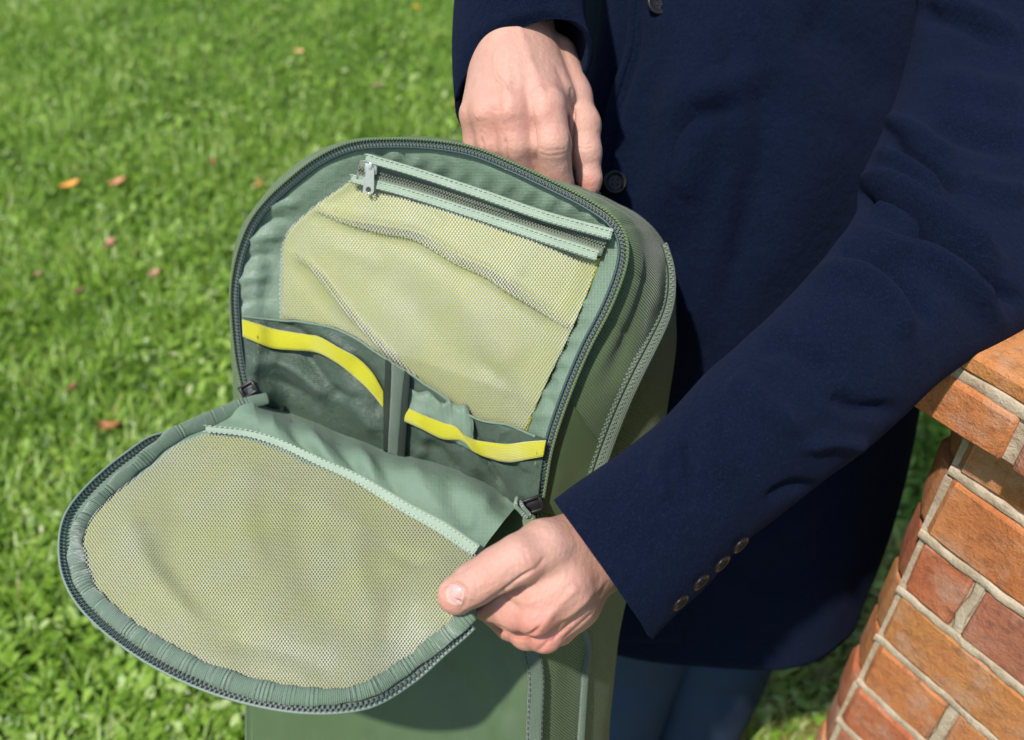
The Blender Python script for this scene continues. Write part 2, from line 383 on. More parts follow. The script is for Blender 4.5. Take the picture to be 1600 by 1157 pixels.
# ================================================================== GROUND
def ground():
    m, nt, b = M('soil_and_moss'); o = coord(nt)
    c = ramp(nt, ntex(nt, o, 9, 6), [(.28, (.030, .028, .012)), (.40, (.045, .085, .015)), (.58, (.085, .17, .022)), (.8, (.15, .25, .04))])
    nt.links.new(c, b.inputs['Base Color']); bump(nt, b, ntex(nt, o, 60, 5), .02); b.inputs['Roughness'].default_value = .95
    n = 60; x = np.concatenate([np.linspace(-150, -6, 8), np.linspace(-5.5, 5.5, 60), np.linspace(6, 150, 8)]); y = np.concatenate([np.linspace(-150, -3, 8), np.linspace(-2.5, 10, 70), np.linspace(11, 200, 10)])
    G = np.stack([*np.meshgrid(x, y, indexing='ij'), np.zeros((len(x), len(y)))], -1); G[..., 2] = noise(G, 1.3)*.012-.005
    mk('ground', G.reshape(-1, 3), gfaces(len(x), len(y))[:, ::1], m, kind='structure')
    # ---- grass: blades and small broad leaves, one countless mass
    m, nt, b = M('grass_leaf'); at = nd(nt, 'ShaderNodeAttribute', attribute_name='tone')
    c = ramp(nt, at.outputs['Fac'], [(0, (.085, .16, .012)), (.3, (.155, .29, .022)), (.55, (.26, .42, .040)), (.8, (.42, .58, .12)), (.93, (.62, .72, .34)), (1, (.36, .30, .10))])
    nt.links.new(c, b.inputs['Base Color']); b.inputs['Roughness'].default_value = .42; b.inputs['Specular IOR Level'].default_value = .5
    tr = nd(nt, 'ShaderNodeBsdfTranslucent'); nt.links.new(mixc(nt, .5, c, (.20, .42, .01)), tr.inputs[0]); mx = nd(nt, 'ShaderNodeMixShader'); mx.inputs[0].default_value = .42
    nt.links.new(b.outputs[0], mx.inputs[1]); nt.links.new(tr.outputs[0], mx.inputs[2]); nt.links.new(mx.outputs[0], nt.nodes['Material Output'].inputs[0])
    def scatter(n, y0=.25, y1=8.0):
        y = y0+(y1-y0)*RNG.random(n)**1.25; q = RNG.random(n)*2-1; o_ = RNG.random(n) < .17; y = np.where(o_, -.6+9*RNG.random(n), y); x = np.where(o_, np.sign(q)*(np.maximum(.66*y+.75, .3)+np.abs(q)*2.6), q*(.66*y+.75)); p = np.stack([x, y, np.zeros(n)], 1)
        p[:, 2] = noise(p, 1.3)*.012-.005; return p
    def dirs(n): a = RNG.random(n)*2*np.pi; return np.stack([np.cos(a), np.sin(a), np.zeros(n)], 1)
    VV, FF, TT = [], [], []; base = 0
    # blades
    n = 310000; p = scatter(n); d = dirs(n); s = np.stack([-d[:, 1], d[:, 0], 0*d[:, 0]], 1)
    clump = noise(p, 5.0, 3); H = (.026+.050*RNG.random(n))*(1+.35*clump); W = .0014+.0022*RNG.random(n); lean = .25+.95*RNG.random(n)
    dry = (noise(p, 1.1, 9) > .38)*RNG.random(n)
    for k, (t, wf) in enumerate(((0, .8), (.45, 1.), (.8, .7), (1, 0.04))):
        c = p+d*(H*lean*t**1.7)[:, None]+np.array([0, 0, 1.])*(H*(t-.22*lean*t*t))[:, None]
        VV.append(np.stack([c-s*(W*wf)[:, None], c+s*(W*wf)[:, None]], 1))
    V = np.concatenate(VV, 1).reshape(-1, 3); i = np.arange(n)[:, None]*8
    FF = np.concatenate([i+np.array([[0, 1, 3, 2]]), i+np.array([[2, 3, 5, 4]]), i+np.array([[4, 5, 7, 6]])])
    tone = np.clip(.42+.22*RNG.standard_normal(n)+.24*clump+.45*(dry > .55), 0, 1); wp = on_ground(1275, 1045, 0); tone = np.where((np.hypot(p[:, 0]-wp[0], p[:, 1]-wp[1]) < .42+.15*clump) & (RNG.random(n) < .65), 1.0, tone); T = np.repeat(tone, 8)
    # broad leaves in clumps
    n2 = 118000; p = scatter(n2); cl = noise(p, 6.5, 5); keep = RNG.random(n2) < np.clip(.62+.75*cl, .12, 1); p = p[keep]; cl = cl[keep]; n2 = len(p)
    d = dirs(n2); s = np.stack([-d[:, 1], d[:, 0], 0*d[:, 0]], 1); L = .0075+.0145*RNG.random(n2)**1.6; tl = .1+.8*RNG.random(n2)
    c0 = p+np.array([0, 0, 1.])*(.012+.032*RNG.random(n2)*(1+.5*cl))[:, None]; ax = d+np.array([0, 0, 1.])*((RNG.random(n2)-.3)*1.3)[:, None]
    pts = []
    for t, wf, up in ((-1, 0, 0), (-.35, .42, .12), (.35, .46, .12), (1, 0, 0)):
        if wf == 0: pts.append((c0+ax*(L*t)[:, None])[:, None])
        else:
            for sg in (-1, 1): pts.append((c0+ax*(L*t)[:, None]+s*(sg*wf*L)[:, None]+np.array([0, 0, 1.])*(up*L)[:, None])[:, None])
    V2 = np.concatenate(pts, 1).reshape(-1, 3); i = np.arange(n2)[:, None]*6+len(V)
    F3 = np.concatenate([i+np.array([[0, 1, 2]]), i+np.array([[3, 5, 4]])]); F4 = i+np.array([[1, 3, 4, 2]])
    t2 = np.clip(.50+.20*RNG.standard_normal(n2)+.22*cl, 0, .95); T = np.concatenate([T, np.repeat(t2, 6)])
    # degenerate quads for the triangles keep one face array
    F3q = np.concatenate([F3, F3[:, :1]], 1)
    V = np.concatenate([V, V2]); me = bpy.data.meshes.new('grass')
    li = np.concatenate([FF.ravel(), F4.ravel(), F3.ravel()]).astype(np.int32)
    me.vertices.add(len(V)); me.vertices.foreach_set('co', V.ravel().astype(np.float32)); me.loops.add(len(li)); me.loops.foreach_set('vertex_index', li)
    nq = len(FF)+len(F4); st = np.concatenate([np.arange(nq)*4, nq*4+np.arange(len(F3))*3]).astype(np.int32)
    me.polygons.add(len(st)); me.polygons.foreach_set('loop_start', st)
    a = me.attributes.new('tone', 'FLOAT', 'POINT'); a.data.foreach_set('value', T.astype(np.float32)); me.update(calc_edges=True)
    me.materials.append(m); o = bpy.data.objects.new('grass', me); link(o, None)
    tag(o, 'lush short green lawn of grass and tiny broad leaves', 'grass', kind='stuff')
ground()

# fallen leaves
def leaf(x, y, size, col, label, rot, curl=.3):
    m, nt, b = M('dry_leaf'); n = ntex(nt, coord(nt), 120, 4)
    nt.links.new(mixc(nt, n, tuple(c*.6 for c in col), tuple(min(1, c*1.25) for c in col)), b.inputs['Base Color']); b.inputs['Roughness'].default_value = .5
    size *= .95; col = tuple(c*.8 for c in col); nu, nv = 13, 9; u = np.linspace(-1, 1, nu); wd = np.sqrt(np.clip(1-np.abs(u)**1.6, 0, 1))*.62*(1+.10*np.cos(u*17))
    G = np.zeros((nu, nv, 3)); v = np.linspace(-1, 1, nv)
    G[..., 0] = u[:, None]*size; G[..., 1] = wd[:, None]*v[None]*size; G[..., 2] = curl*size*(np.abs(v)[None]**1.5*.8+u[:, None]**2*.7)+.03*size*np.sin(u*20)[:, None]*v[None]
    c, s = math.cos(rot), math.sin(rot); R = np.array([[c, -s, 0], [s, c, 0], [0, 0, 1]]); V = G.reshape(-1, 3)@R.T
    me = mkmesh('fallen_leaf', V, gfaces(nu, nv), m); o = bpy.data.objects.new('fallen_leaf', me); link(o, None); o.location = on_ground(x, y)
    o.rotation_euler = (.25*math.sin(x), .25*math.cos(y), 0); md = o.modifiers.new('thick', 'SOLIDIFY'); md.thickness = .0006
    tag(o, label, 'leaf', 'fallen autumn leaves on the lawn')
leaf(110, 291, .036, (.75, .33, .06), 'bright orange fallen leaf lying on the grass, largest of the upper left lawn', .6)
leaf(185, 286, .034, (.60, .25, .13), 'pinkish orange fallen leaf just right of the bright orange one', .2)
leaf(172, 381, .024, (.42, .16, .10), 'small dull red fallen leaf below the two orange ones', 1.2)
leaf(174, 670, .034, (.34, .11, .035), 'rusty brown curled leaf on the grass above the open flap', -.3, .4)
leaf(467, 81, .022, (.68, .42, .18), 'tan fallen leaf near the top of the lawn', .1)
leaf(650, 12, .020, (.75, .38, .02), 'small yellow orange leaf at the top edge of the lawn', .8)
leaf(713, 161, .016, (.78, .28, .02), 'tiny orange leaf beside the knuckles of the upper hand', .5)
leaf(333, 256, .018, (.36, .12, .07), 'small dark red leaf standing in the grass above the pack', 1.5, .6)
leaf(123, 456, .020, (.22, .09, .06), 'dark brown leaf sunk into the grass at mid left', .4)
leaf(60, 430, .018, (.40, .20, .14), 'faded pink brown leaf near the left edge of the lawn', 2.2)
leaf(240, 428, .020, (.50, .24, .17), 'dull pink leaf on the grass left of the pack', .9)
leaf(590, 135, .026, (.40, .24, .18), 'greyish pink leaf on the lawn behind the pack', .3)
leaf(113, 606, .018, (.26, .08, .05), 'little maroon leaf between blades left of the rusty one', 1.1)
leaf(405, 292, .020, (.45, .22, .05), 'brown leaf on edge in the grass beside the pack top', 1.4, .7)

# ================================================================== BRICK PILLAR
def brickm(name, a, b_, c_):
    m, nt, b = M(name); o = coord(nt); oi = nd(nt, 'ShaderNodeObjectInfo')
    va = nd(nt, 'ShaderNodeVectorMath', operation='ADD'); nt.links.new(o, va.inputs[0]); rr = math_(nt, 'MULTIPLY', oi.outputs['Random'], 40.0); nt.links.new(rr, va.inputs[1]); v = va.outputs[0]
    c = ramp(nt, ntex(nt, v, 14, 5, .6), [(.25, a), (.5, b_), (.75, c_)])
    c = mixc(nt, ramp(nt, ntex(nt, v, 90, 5, .7), [(.50, (0, 0, 0)), (.72, (.55, .55, .55))]), c, (.10, .035, .018))
    c = mixc(nt, ramp(nt, ntex(nt, v, 22, 6, .65), [(.50, (0, 0, 0)), (.70, (.7, .7, .7))]), c, (.52, .34, .25))
    nt.links.new(c, b.inputs['Base Color']); p = bump(nt, b, ntex(nt, v, 70, 6, .7), .0045); bump(nt, b, ntex(nt, v, 420, 4, .7), .0016, p); b.inputs['Roughness'].default_value = .9
    return m
def pillar():
    mats = [brickm('orange_brick', (.44, .135, .040), (.56, .20, .065), (.60, .28, .12)), brickm('red_brick', (.38, .095, .038), (.48, .14, .055), (.54, .21, .10)),
            brickm('brown_brick', (.32, .105, .06), (.43, .155, .085), (.50, .24, .15)), brickm('ochre_brick', (.46, .16, .04), (.56, .23, .07), (.52, .18, .07))]
    mm, nt, b = M('lime_mortar'); o = coord(nt)
    nt.links.new(ramp(nt, ntex(nt, o, 40, 6), [(.3, (.36, .27, .18)), (.55, (.56, .45, .32)), (.8, (.66, .53, .42))]), b.inputs['Base Color']); bump(nt, b, ntex(nt, o, 140, 6, .7), .004); b.inputs['Roughness'].default_value = .95
    e = np.array([.56, -.83, 0]); e /= np.linalg.norm(e); n = np.array([-e[1], e[0], 0.]); n = -n if n[0] > 0 else n     # e: along the face towards the right, n: out of the face
    n = np.array([-.83, -.56, 0.]); n /= np.linalg.norm(n)
    C3 = un(np.array([1400, 905, .86])); z3 = C3[2]; hc = .081; C = np.array([C3[0], C3[1], 0])-n*.018      # corner line of the shaft
    root = empty('brick_pillar', tuple(C+e*.25-n*.2), 'old brick pillar with pale mortar joints and overhanging brick cap at right', 'pillar')
    LEN, DEP = .48, .42
    def mesh(key, L, D, H, cham, r=.0028):
        """one brick: worn arrises, uneven faces; optional canted left corner"""
        nx, ny, nz_ = 8, 4, 4; V = []; 
        def face_pts():
            for a in np.linspace(-1, 1, nx):
                for b2 in np.linspace(-1, 1, ny):
                    for c in np.linspace(-1, 1, nz_): yield a, b2, c
        idx = {}; P = []
        gx, gy, gz = np.linspace(-1, 1, nx), np.linspace(-1, 1, ny), np.linspace(-1, 1, nz_); gx[1] = -1+2*r/L*1.4; gx[-2] = -gx[1]; gy[1] = -1+2*r/D*1.4; gy[-2] = -gy[1]; gz[1] = -1+2*r/H*1.4; gz[-2] = -gz[1]
        if cham: gx[2] = -1+2*cham/L*1.15; gy[2] = -1+2*cham/D*1.15
        for i in range(nx):
            for j in range(ny):
                for k in range(nz_):
                    if i in (0, nx-1) or j in (0, ny-1) or k in (0, nz_-1):
                        edge = (i in (0, nx-1))+(j in (0, ny-1))+(k in (0, nz_-1)); p = np.array([gx[i]*L/2, gy[j]*D/2, gz[k]*H/2])
                        if edge >= 2: p -= np.array([gx[i]*(i in (0, nx-1)), gy[j]*(j in (0, ny-1)), gz[k]*(k in (0, nz_-1))])*r*.55
                        idx[i, j, k] = len(P); P.append(p)
        P = np.array(P)
        if cham:      # cant the corner at -x, +y
            t = np.clip((P[:, 1]+D/2)/D, 0, 1); cut = np.maximum(0, (-(P[:, 0]+L/2)-(P[:, 1]+D/2)+cham)); P[:, 0] += cut*.5; P[:, 1] += cut*.5
        P += np.stack([noise(P+key, 30, key)*.0013, noise(P+key, 30, key+5)*.0015, noise(P+key, 26, key+9)*.0012], 1)
        Fq = []
        for i in range(nx-1):
            for j in range(ny-1):
                Fq += [[idx[i, j, 0], idx[i, j+1, 0], idx[i+1, j+1, 0], idx[i+1, j, 0]], [idx[i, j, nz_-1], idx[i+1, j, nz_-1], idx[i+1, j+1, nz_-1], idx[i, j+1, nz_-1]]]
        for i in range(nx-1):
            for k in range(nz_-1):
                Fq += [[idx[i, 0, k], idx[i+1, 0, k], idx[i+1, 0, k+1], idx[i, 0, k+1]], [idx[i, ny-1, k], idx[i, ny-1, k+1], idx[i+1, ny-1, k+1], idx[i+1, ny-1, k]]]
        for j in range(ny-1):
            for k in range(nz_-1):
                Fq += [[idx[0, j, k], idx[0, j, k+1], idx[0, j+1, k+1], idx[0, j+1, k]], [idx[nx-1, j, k], idx[nx-1, j+1, k], idx[nx-1, j+1, k+1], idx[nx-1, j, k+1]]]
        return P, np.array(Fq)
    cache = {}
    def brick(s0, s1, d0, d1, z0, z1, mat, cham=0):
        """a brick from s0..s1 along the face, d0..d1 deep (0 = shaft face, negative = proud), z0..z1 high"""
        L, D, H = s1-s0, d1-d0, z1-z0; key = (round(L, 3), round(D, 3), round(H, 3), cham, mat, random.randrange(2))
        if key not in cache: P, Fq = mesh((len(cache)*1.7) % 9, L, D, H, cham); cache[key] = mkmesh('brick', P, Fq, mats[mat], smooth=True); cache[key].set_sharp_from_angle(angle=math.radians(24))
        o = bpy.data.objects.new('brick', cache[key]); COL.objects.link(o); o.parent = root
        c = C+e*(s0+s1)/2-n*(d0+d1)/2; c[2] = (z0+z1)/2
        R = Matrix(((e[0], -n[0], 0), (e[1], -n[1], 0), (0, 0, 1))).to_4x4(); o.matrix_parent_inverse = Matrix.Translation(-root.location); o.matrix_basis = Matrix.Translation(c)@R@Matrix.Rotation(random.uniform(-.006, .006), 4, 'Z')
    g = .0105
    def course(z0, z1, p, lens, cols, cham=0, back=True):
        s = -p; k = 0; end = LEN+p; top = z1-g; wdt = .11
        for L, cidx in zip(lens, cols):
            s1 = min(s+L, end)
            if s1-s < .03: break
            brick(s, s1, -p, -p+wdt, z0, top, cidx, cham if k == 0 else 0); s = s1+g; k += 1
        # return faces and back, plain
        for sgn in (0, 1):
            d = -p+wdt+g
            while d < DEP+p-.03:
                d1 = min(d+.115, DEP+p)
                a = -p if sgn == 0 else end-.11
                brick(a, a+.11, d, d1, z0, top, (int(d*37)+sgn) % 4); d = d1+g
        return
    def core(z0, z1, p, inset=.004):
        a = [C+e*(-p+inset+(.024 if p < .04 else .014))-n*(-p+inset), C+e*(LEN+p-inset)-n*(-p+inset), C+e*(LEN+p-inset)-n*(DEP+p-inset), C+e*(-p+inset+(.024 if p < .04 else .014))-n*(DEP+p-inset)]
        V = np.array([[*q[:2], z] for z in (z0, z1) for q in a]); return V, np.array([[0, 1, 2, 3], [7, 6, 5, 4], [0, 4, 5, 1], [1, 5, 6, 2], [2, 6, 7, 3], [3, 7, 4, 0]])
    # z levels: m3 at z3
    zs = z3; lv = []
    lay = [(zs+2*hc, zs+3*hc-.020, .024, .034), (zs+hc, zs+2*hc, .025, .034), (zs, zs+hc, .023, .034), (zs-hc, zs, .022, .032)]
    z = zs-hc
    while z > 0: lay.append((max(z-hc, -.02), z, .022+.002*(len(lay) % 2), .034)); z -= hc
    LS = [[.115, .235, .115, .235], [.205, .115, .235, .115], [.085, .145, .235, .115], [.22, .115, .235, .115]]
    CS = [[3, 2, 1, 0], [0, 3, 2, 1], [1, 2, 1, 0], [3, 1, 2, 0]]
    VV, FF = [], []; nb = 0
    def addm(Vn, Fn):
        nonlocal nb; VV.append(Vn); FF.append(Fn+nb); nb += len(Vn)
    for i, (z0, z1, p, ch) in enumerate(lay):
        course(z0, z1, p, LS[i % 4], [(c+i//4) % 4 for c in CS[i % 4]], ch); addm(*core(z0-g, z1-g-.003, p))
    mk('mortar_core', np.concatenate(VV), np.concatenate(FF), mm, root, smooth=False)
    # raised ribbon joints, as pointed on the front face
    def joint(p0, p1, r, name='mortar_joint'):
        P = np.linspace(p0, p1, max(3, int(np.linalg.norm(p1-p0)/.006))); T = (p1-p0)/np.linalg.norm(p1-p0); A = n; B = np.cross(T, A); a = np.linspace(0, 2*np.pi, 8, endpoint=False)
        V = P[:, None]+r*(.28*np.cos(a)[None, :, None]*A+np.sin(a)[None, :, None]*B); V = V+(noise(V, 70)*.0022)[..., None]*B+(noise(V, 90, 3)*.0010)[..., None]*A
        mk(name, V.reshape(-1, 3), gfaces(len(P), 8, True), mm, root)
    for i, (z0, z1, p, ch) in enumerate(lay[:7]):
        off = C+n*(p-.0022); a = off+e*(-p+ch*.85); b2 = off+e*(LEN+p); zz = z0-g/2; pn = lay[i+1][2]
        a = a.copy(); b2 = b2.copy(); a[2] = b2[2] = zz; joint(a, b2, .0058)
        s = -p
        for L in LS[i % 4][:-1]:
            s += L+g/2
            if s > LEN+p-.02: break
            q0 = C+n*(p-.0025)+e*s; q1 = q0.copy(); q0[2] = z0; q1[2] = z1-g; joint(q0, q1, .0052); s += g/2
    # cap: one course of thin brick jutting out, topped by bricks laid flat
    zc = lay[0][1]; pc = .058
    s = -pc
    for L, ci in ((.105, 0), (.22, 2), (.22, 2)):
        brick(s, s+L, -pc, .10, zc, zc+.044, ci); s += L+g
    s = -pc+.004
    for L, ci in ((.215, 3), (.11, 0), (.215, 3)):
        brick(s, s+L, -pc+.003, .115, zc+.044+g*.8, zc+.071, ci); brick(s, s+L, .125, .24, zc+.044+g*.8, zc+.070, (ci+1) % 4); brick(s, s+L, .25, DEP+pc, zc+.044+g*.8, zc+.070, (ci+2) % 4); s += L+g
    a = C-e*(pc-.006)+n*(pc-.004); b2 = C+e*(LEN+pc)+n*(pc-.004); a = a.copy(); b2 = b2.copy(); a[2] = b2[2] = zc+.044+g*.4; joint(a, b2, .0064)
    V, Fq = core(zc+.002, zc+.067, pc, .006); mk('mortar_bed', V, Fq, mm, root, smooth=False)
pillar()

# ================================================================== BACKPACK
def rd(x, y): return 1/(1.1694+.000378*x-.0000538*y)              # plane of the opening
def fd(x, y): return 1/(1.29-.0000396*(x-385)+.00105*(y-625))     # plane of the folded-down flap
def A_(pts, f, o=0.0): return np.array([[x, y, f(x, y)+o] for x, y in pts])
RIM = [(385, 612), (374, 560), (368, 500), (367, 450), (376, 400), (393, 355), (418, 320), (456, 284), (502, 250), (552, 229), (610, 224), (680, 227), (740, 238), (800, 262), (860, 290), (915, 318), (954, 345), (972, 377), (970, 418), (948, 478), (916, 540), (890, 600), (868, 660), (855, 705), (847, 750), (840, 792)]
pack = empty('backpack', tuple(un(np.array([640, 1250, .78]))), 'green backpack held open with its front flap folded down', 'backpack')
def backpack():
    root = pack
    # ---- shell wrapped round the opening
    ST = [((395, 1250), (388, 1250), (384, 1250)), ((392, 900), (384, 900), (380, 900)), ((386, 700), (376, 700), (370, 700)), ((384, 620), (371, 625), (364, 630)), ((368, 500), (362, 500), (358, 500)), ((366, 450), (362, 445), (359, 440)),
          ((375, 400), (369, 395), (365, 390)), ((395, 350), (389, 344), (385, 339)), ((452, 287), (445, 279), (442, 275)), ((500, 250), (495, 242), (493, 238)), ((553, 228), (552, 221), (553, 218)), ((620, 223), (621, 217), (624, 214)), ((680, 227), (683, 220), (690, 217)),
          ((740, 238), (746, 230), (755, 229)), ((800, 262), (810, 254), (822, 253)), ((860, 290), (876, 281), (890, 283)), ((918, 319), (938, 309), (960, 314)), ((956, 345), (980, 336), (1010, 345)),
          ((974, 380), (1012, 375), (1043, 392)), ((970, 420), (1022, 432), (1055, 452)), ((946, 480), (1008, 507), (1055, 530)), ((916, 540), (988, 575), (1047, 600)), ((890, 600), (962, 640), (1038, 660)),
          ((868, 660), (937, 690), (1025, 720)), ((856, 700), (920, 725), (1012, 760)), ((846, 760), (905, 780), (1000, 820)), ((838, 850), (895, 870), (985, 900)), ((832, 1000), (890, 1010), (962, 1010)), ((826, 1250), (880, 1250), (945, 1250))]
    rows = []
    for z, c, s in ST:
        z, c, s = map(np.array, (z, c, s)); wgt = np.clip((np.hypot(*(s-z))-15)/60, 0, 1)
        if z[1] > 950: wgt = 1 if z[0] > 600 else wgt
        d = rd(*z)+.006; back = (z-np.array([640, 560]))*.86+np.array([700, 545])
        rows.append([(*z, d), (*(z+(c-z)*.55), d+.004+.010*wgt), (*c, d+.010+.022*wgt), (*(c+(s-c)*.6), d+.020+.045*wgt), (*s, d+.035+.070*wgt), (*(s*.985+back*.015), d+.075+.06*wgt), (*(s*.93+back*.07), d+.16+.02*wgt)])
    fold = [([(1000, 345), (1018, 400), (1010, 450), (985, 520), (950, 600)], 12, -5), ([(985, 355), (998, 410), (990, 460), (965, 520), (925, 590)], 10, 3), ([(1030, 380), (1036, 430), (1028, 490)], 9, 3),
            ([(968, 352), (985, 350), (1010, 352)], 4, -2.5), ([(930, 322), (950, 318), (975, 322)], 5, -1.5), ([(980, 420), (1000, 440)], 5, -2), ([(955, 500), (985, 530)], 6, -2)]
    shell = patch('shell', rows, 260, 44, MB, root, [(p_, w_, a_*.6) for p_, w_, a_ in fold], nz=.0012, nzs=22, solid=.002)
    SV = o_cache[shell.name]
    # back and harness side
    bk = cr(np.array([[r[-1] for r in rows]])[0], 80); bk3 = un(bk); cen = bk3.mean(0)
    G = np.stack([bk3*(1-t)+cen*t-FWD*(-.012*math.sin(t*1.57)) for t in np.linspace(0, 1, 8)], 1)
    sheet('back_panel', G, MB, root, nz=.001)
    for sx in (.38, .62):        # shoulder straps hang behind
        a = cen+RT*(sx-.5)*.22+UP*.12-FWD*(-.02); P = cr(np.array([a, a+FWD*.05-UP*.06, a+FWD*.055-UP*.16, a+FWD*.02-UP*.26]), 24)
        ribbon('shoulder_strap', P, .055, MB, root, solid=.012)
    # carry loop gripped by the upper hand
    P = un(np.array([(760, 262, .765), (790, 248, .745), (840, 262, .735), (890, 285, .735), (925, 318, .755)])); tube('carry_handle', cr(P, 30), .011, MGd, root, flat=.35)
    # front wall below the opening
    rowsf = []
    for f in (0, .25, .5, .75, 1.0):
        r_ = []
        for x in np.linspace(386, 838, 7):
            y0 = np.interp(x, [386, 430, 520, 610, 700, 790, 838], [640, 662, 700, 735, 755, 795, 806]); y = y0+(1270-y0)*f; xx = x-12*f*(x-386)/452
            r_.append((xx, y, rd(xx, y)+.007+(.012 if f == 0 else 0)-.016*math.sin(math.pi*np.clip((x-386)/452, 0, 1))*(f > 0)))
        rowsf.append(r_)
    patch('front_wall', rowsf, 60, 60, MBs, root, [([(780, 1010), (800, 1060), (795, 1130)], 10, -2), ([(690, 1040), (740, 1100), (760, 1200)], 22, -3)], nz=.001, nzs=20)
    fw = o_cache['front_wall']
    P = [(826, 985), (832, 1020), (838, 1060), (836, 1120), (832, 1240)]; d = surf_depth(np.concatenate([fw, SV]), P, lift=.003)
    P3 = cr(un(np.array([(x, y, dd) for (x, y), dd in zip(P, d)])), 50); ribbon('seam_webbing', P3, .013, MGd, root, solid=.0022, nz=.0006)
    for o_ in (-14, 14):
        stitch('stitching', cr(un(np.array([(x+o_*.8, y, dd-.003) for (x, y), dd in zip(P, d)])), 50), MDk, root)
    P = [(905, 965), (918, 1010), (914, 1060), (905, 1200)]; d = surf_depth(SV, P, lift=.001); tube('piping', cr(un(np.array([(x, y, dd) for (x, y), dd in zip(P, d)])), 40), .0032, MGd, root)
    # smooth wedge panel beside the opening
    Wd = [[(889, 622), (893, 630), (898, 637), (903, 643)], [(878, 650), (892, 657), (908, 664), (921, 670)], [(868, 678), (890, 688), (914, 694), (938, 700)], [(860, 720), (882, 727), (905, 733), (926, 738)], [(853, 755), (872, 765), (892, 775), (912, 780)], [(847, 800), (864, 806), (882, 812), (900, 820)]]
    rr = []
    for r in Wd: dd = surf_depth(SV, r, k=6, lift=.0022); rr.append([(x, y, q) for (x, y), q in zip(r, dd)])
    patch('smooth_side_panel', rr, 40, 24, MBs, root, solid=.0014)
    # side pocket zipper
    Pz = [(1034, 384), (1043, 420), (1043, 458), (1034, 493), (1015, 532), (990, 580), (964, 635), (942, 690), (925, 740), (910, 800)]
    d = surf_depth(SV, Pz, lift=.0035); P3 = cr(un(np.array([(x, y, q) for (x, y), q in zip(Pz, d)])), 80)
    zt = ribbon('side_zipper', P3, [.010, .016, .019, .020], MZ, root, solid=.001)
    T, Ax, B = frame(even(P3, 80)); Q = even(P3, 80)
    tube('zipper_gap', Q+B*.0016, .0006, MDk, zt, n=6)
    for s in (-1, 1): teeth('zipper_teeth', Q+Ax*s*.0030+B*.0012, MZ, zt, pitch=.0022, wid=.0016)
    # ---- interior ------------------------------------------------------
    R2 = even(np.array(RIM, float), 220); R2c = np.concatenate([R2, even(np.array([(840, 792), (780, 745), (650, 700), (520, 660), (430, 635), (385, 612)], float), 60)[1:-1]])
    def rec(x, y):
        d, _ = pdist(np.stack([np.ravel(x), np.ravel(y)], 1), R2); t = np.clip(d/75, 0, 1); t = t*t*(3-2*t); deep = np.clip((np.ravel(y)-470-.35*(np.ravel(x)-380))/190, 0, 1)
        return (.004+t*(.020+.034*deep)).reshape(np.shape(x))
    def idp(P, lift=0.0): P = np.asarray(P, float); return np.concatenate([P[..., :2], (rd(P[..., 0], P[..., 1])+rec(P[..., 0], P[..., 1])-lift)[..., None]], -1)
    cen2 = np.array([660., 500.]); K = np.linspace(0, 1, 40)**1.0
    G = np.stack([R2c*(1-t*.995)+cen2*t*.995 for t in K], 1); G = np.concatenate([G, G[:1]], 0)
    G3 = un(idp(G))
    ws = []
    for x, y in ((440, 320), (425, 345), (412, 372), (400, 402), (395, 436), (395, 470)): ws.append(([(x-26, y+6), (x, y-2), (x+26, y-2)], 6, random.choice((2.2, -2.6))))
    for i, x in enumerate(range(600, 950, 17)): yy = 232+(x-600)*.30; ws.append(([(x, yy), (x-6, yy+14+.02*(x-600)), (x-3, yy+30)], 4.2, 1.7 if i % 2 else -1.6))
    for x, y in ((915, 470), (905, 505), (885, 540), (872, 575), (860, 610), (845, 645)): ws.append(([(x-30, y-8), (x-8, y+3), (x+14, y+2)], 6, random.choice((2.5, -2.8))))
    ws += [([(905, 500), (862, 600), (840, 680)], 8, 1.5), ([(850, 590), (865, 600), (858, 625), (875, 650)], 6, -2.5), ([(405, 400), (400, 480)], 10, 2)]
    lin = sheet('lining', G3, ML, root, [(p_, w_, a_*(1.7 if p_[0][1] < 460 else 1.1)) for p_, w_, a_ in ws], nz=.0010, nzs=45, uvpx=True)
    # mesh pocket: yellow backing under a silver net
    top = [(556, 276), (640, 303), (740, 334), (850, 371), (934, 402)]; l2 = [(492, 322), (610, 372), (715, 408), (815, 441), (915, 462)]; l3 = [(446, 366), (580, 440), (695, 485), (790, 517), (887, 530)]
    l4 = [(437, 430), (565, 525), (675, 570), (765, 600), (853, 600)]; l5 = [(436, 500), (560, 600), (665, 650), (750, 690), (815, 680)]
    ctl = np.array([top, l2, l3, l4, l5], float)
    nu, nv = 110, 120; Gp = cr(ctl, nu); Gp = np.swapaxes(cr(np.swapaxes(Gp, 0, 1), nv), 0, 1)
    u = np.linspace(0, 1, nu)[:, None]; v = np.linspace(0, 1, nv)[None]; bul = .011*(np.sin(np.pi*np.clip(u*1.02, 0, 1))**.6)*(np.sin(np.pi*v)**.5)
    Gi = np.concatenate([Gp, (rd(Gp[..., 0], Gp[..., 1])+rec(Gp[..., 0], Gp[..., 1])-.0065-bul)[..., None]], -1)
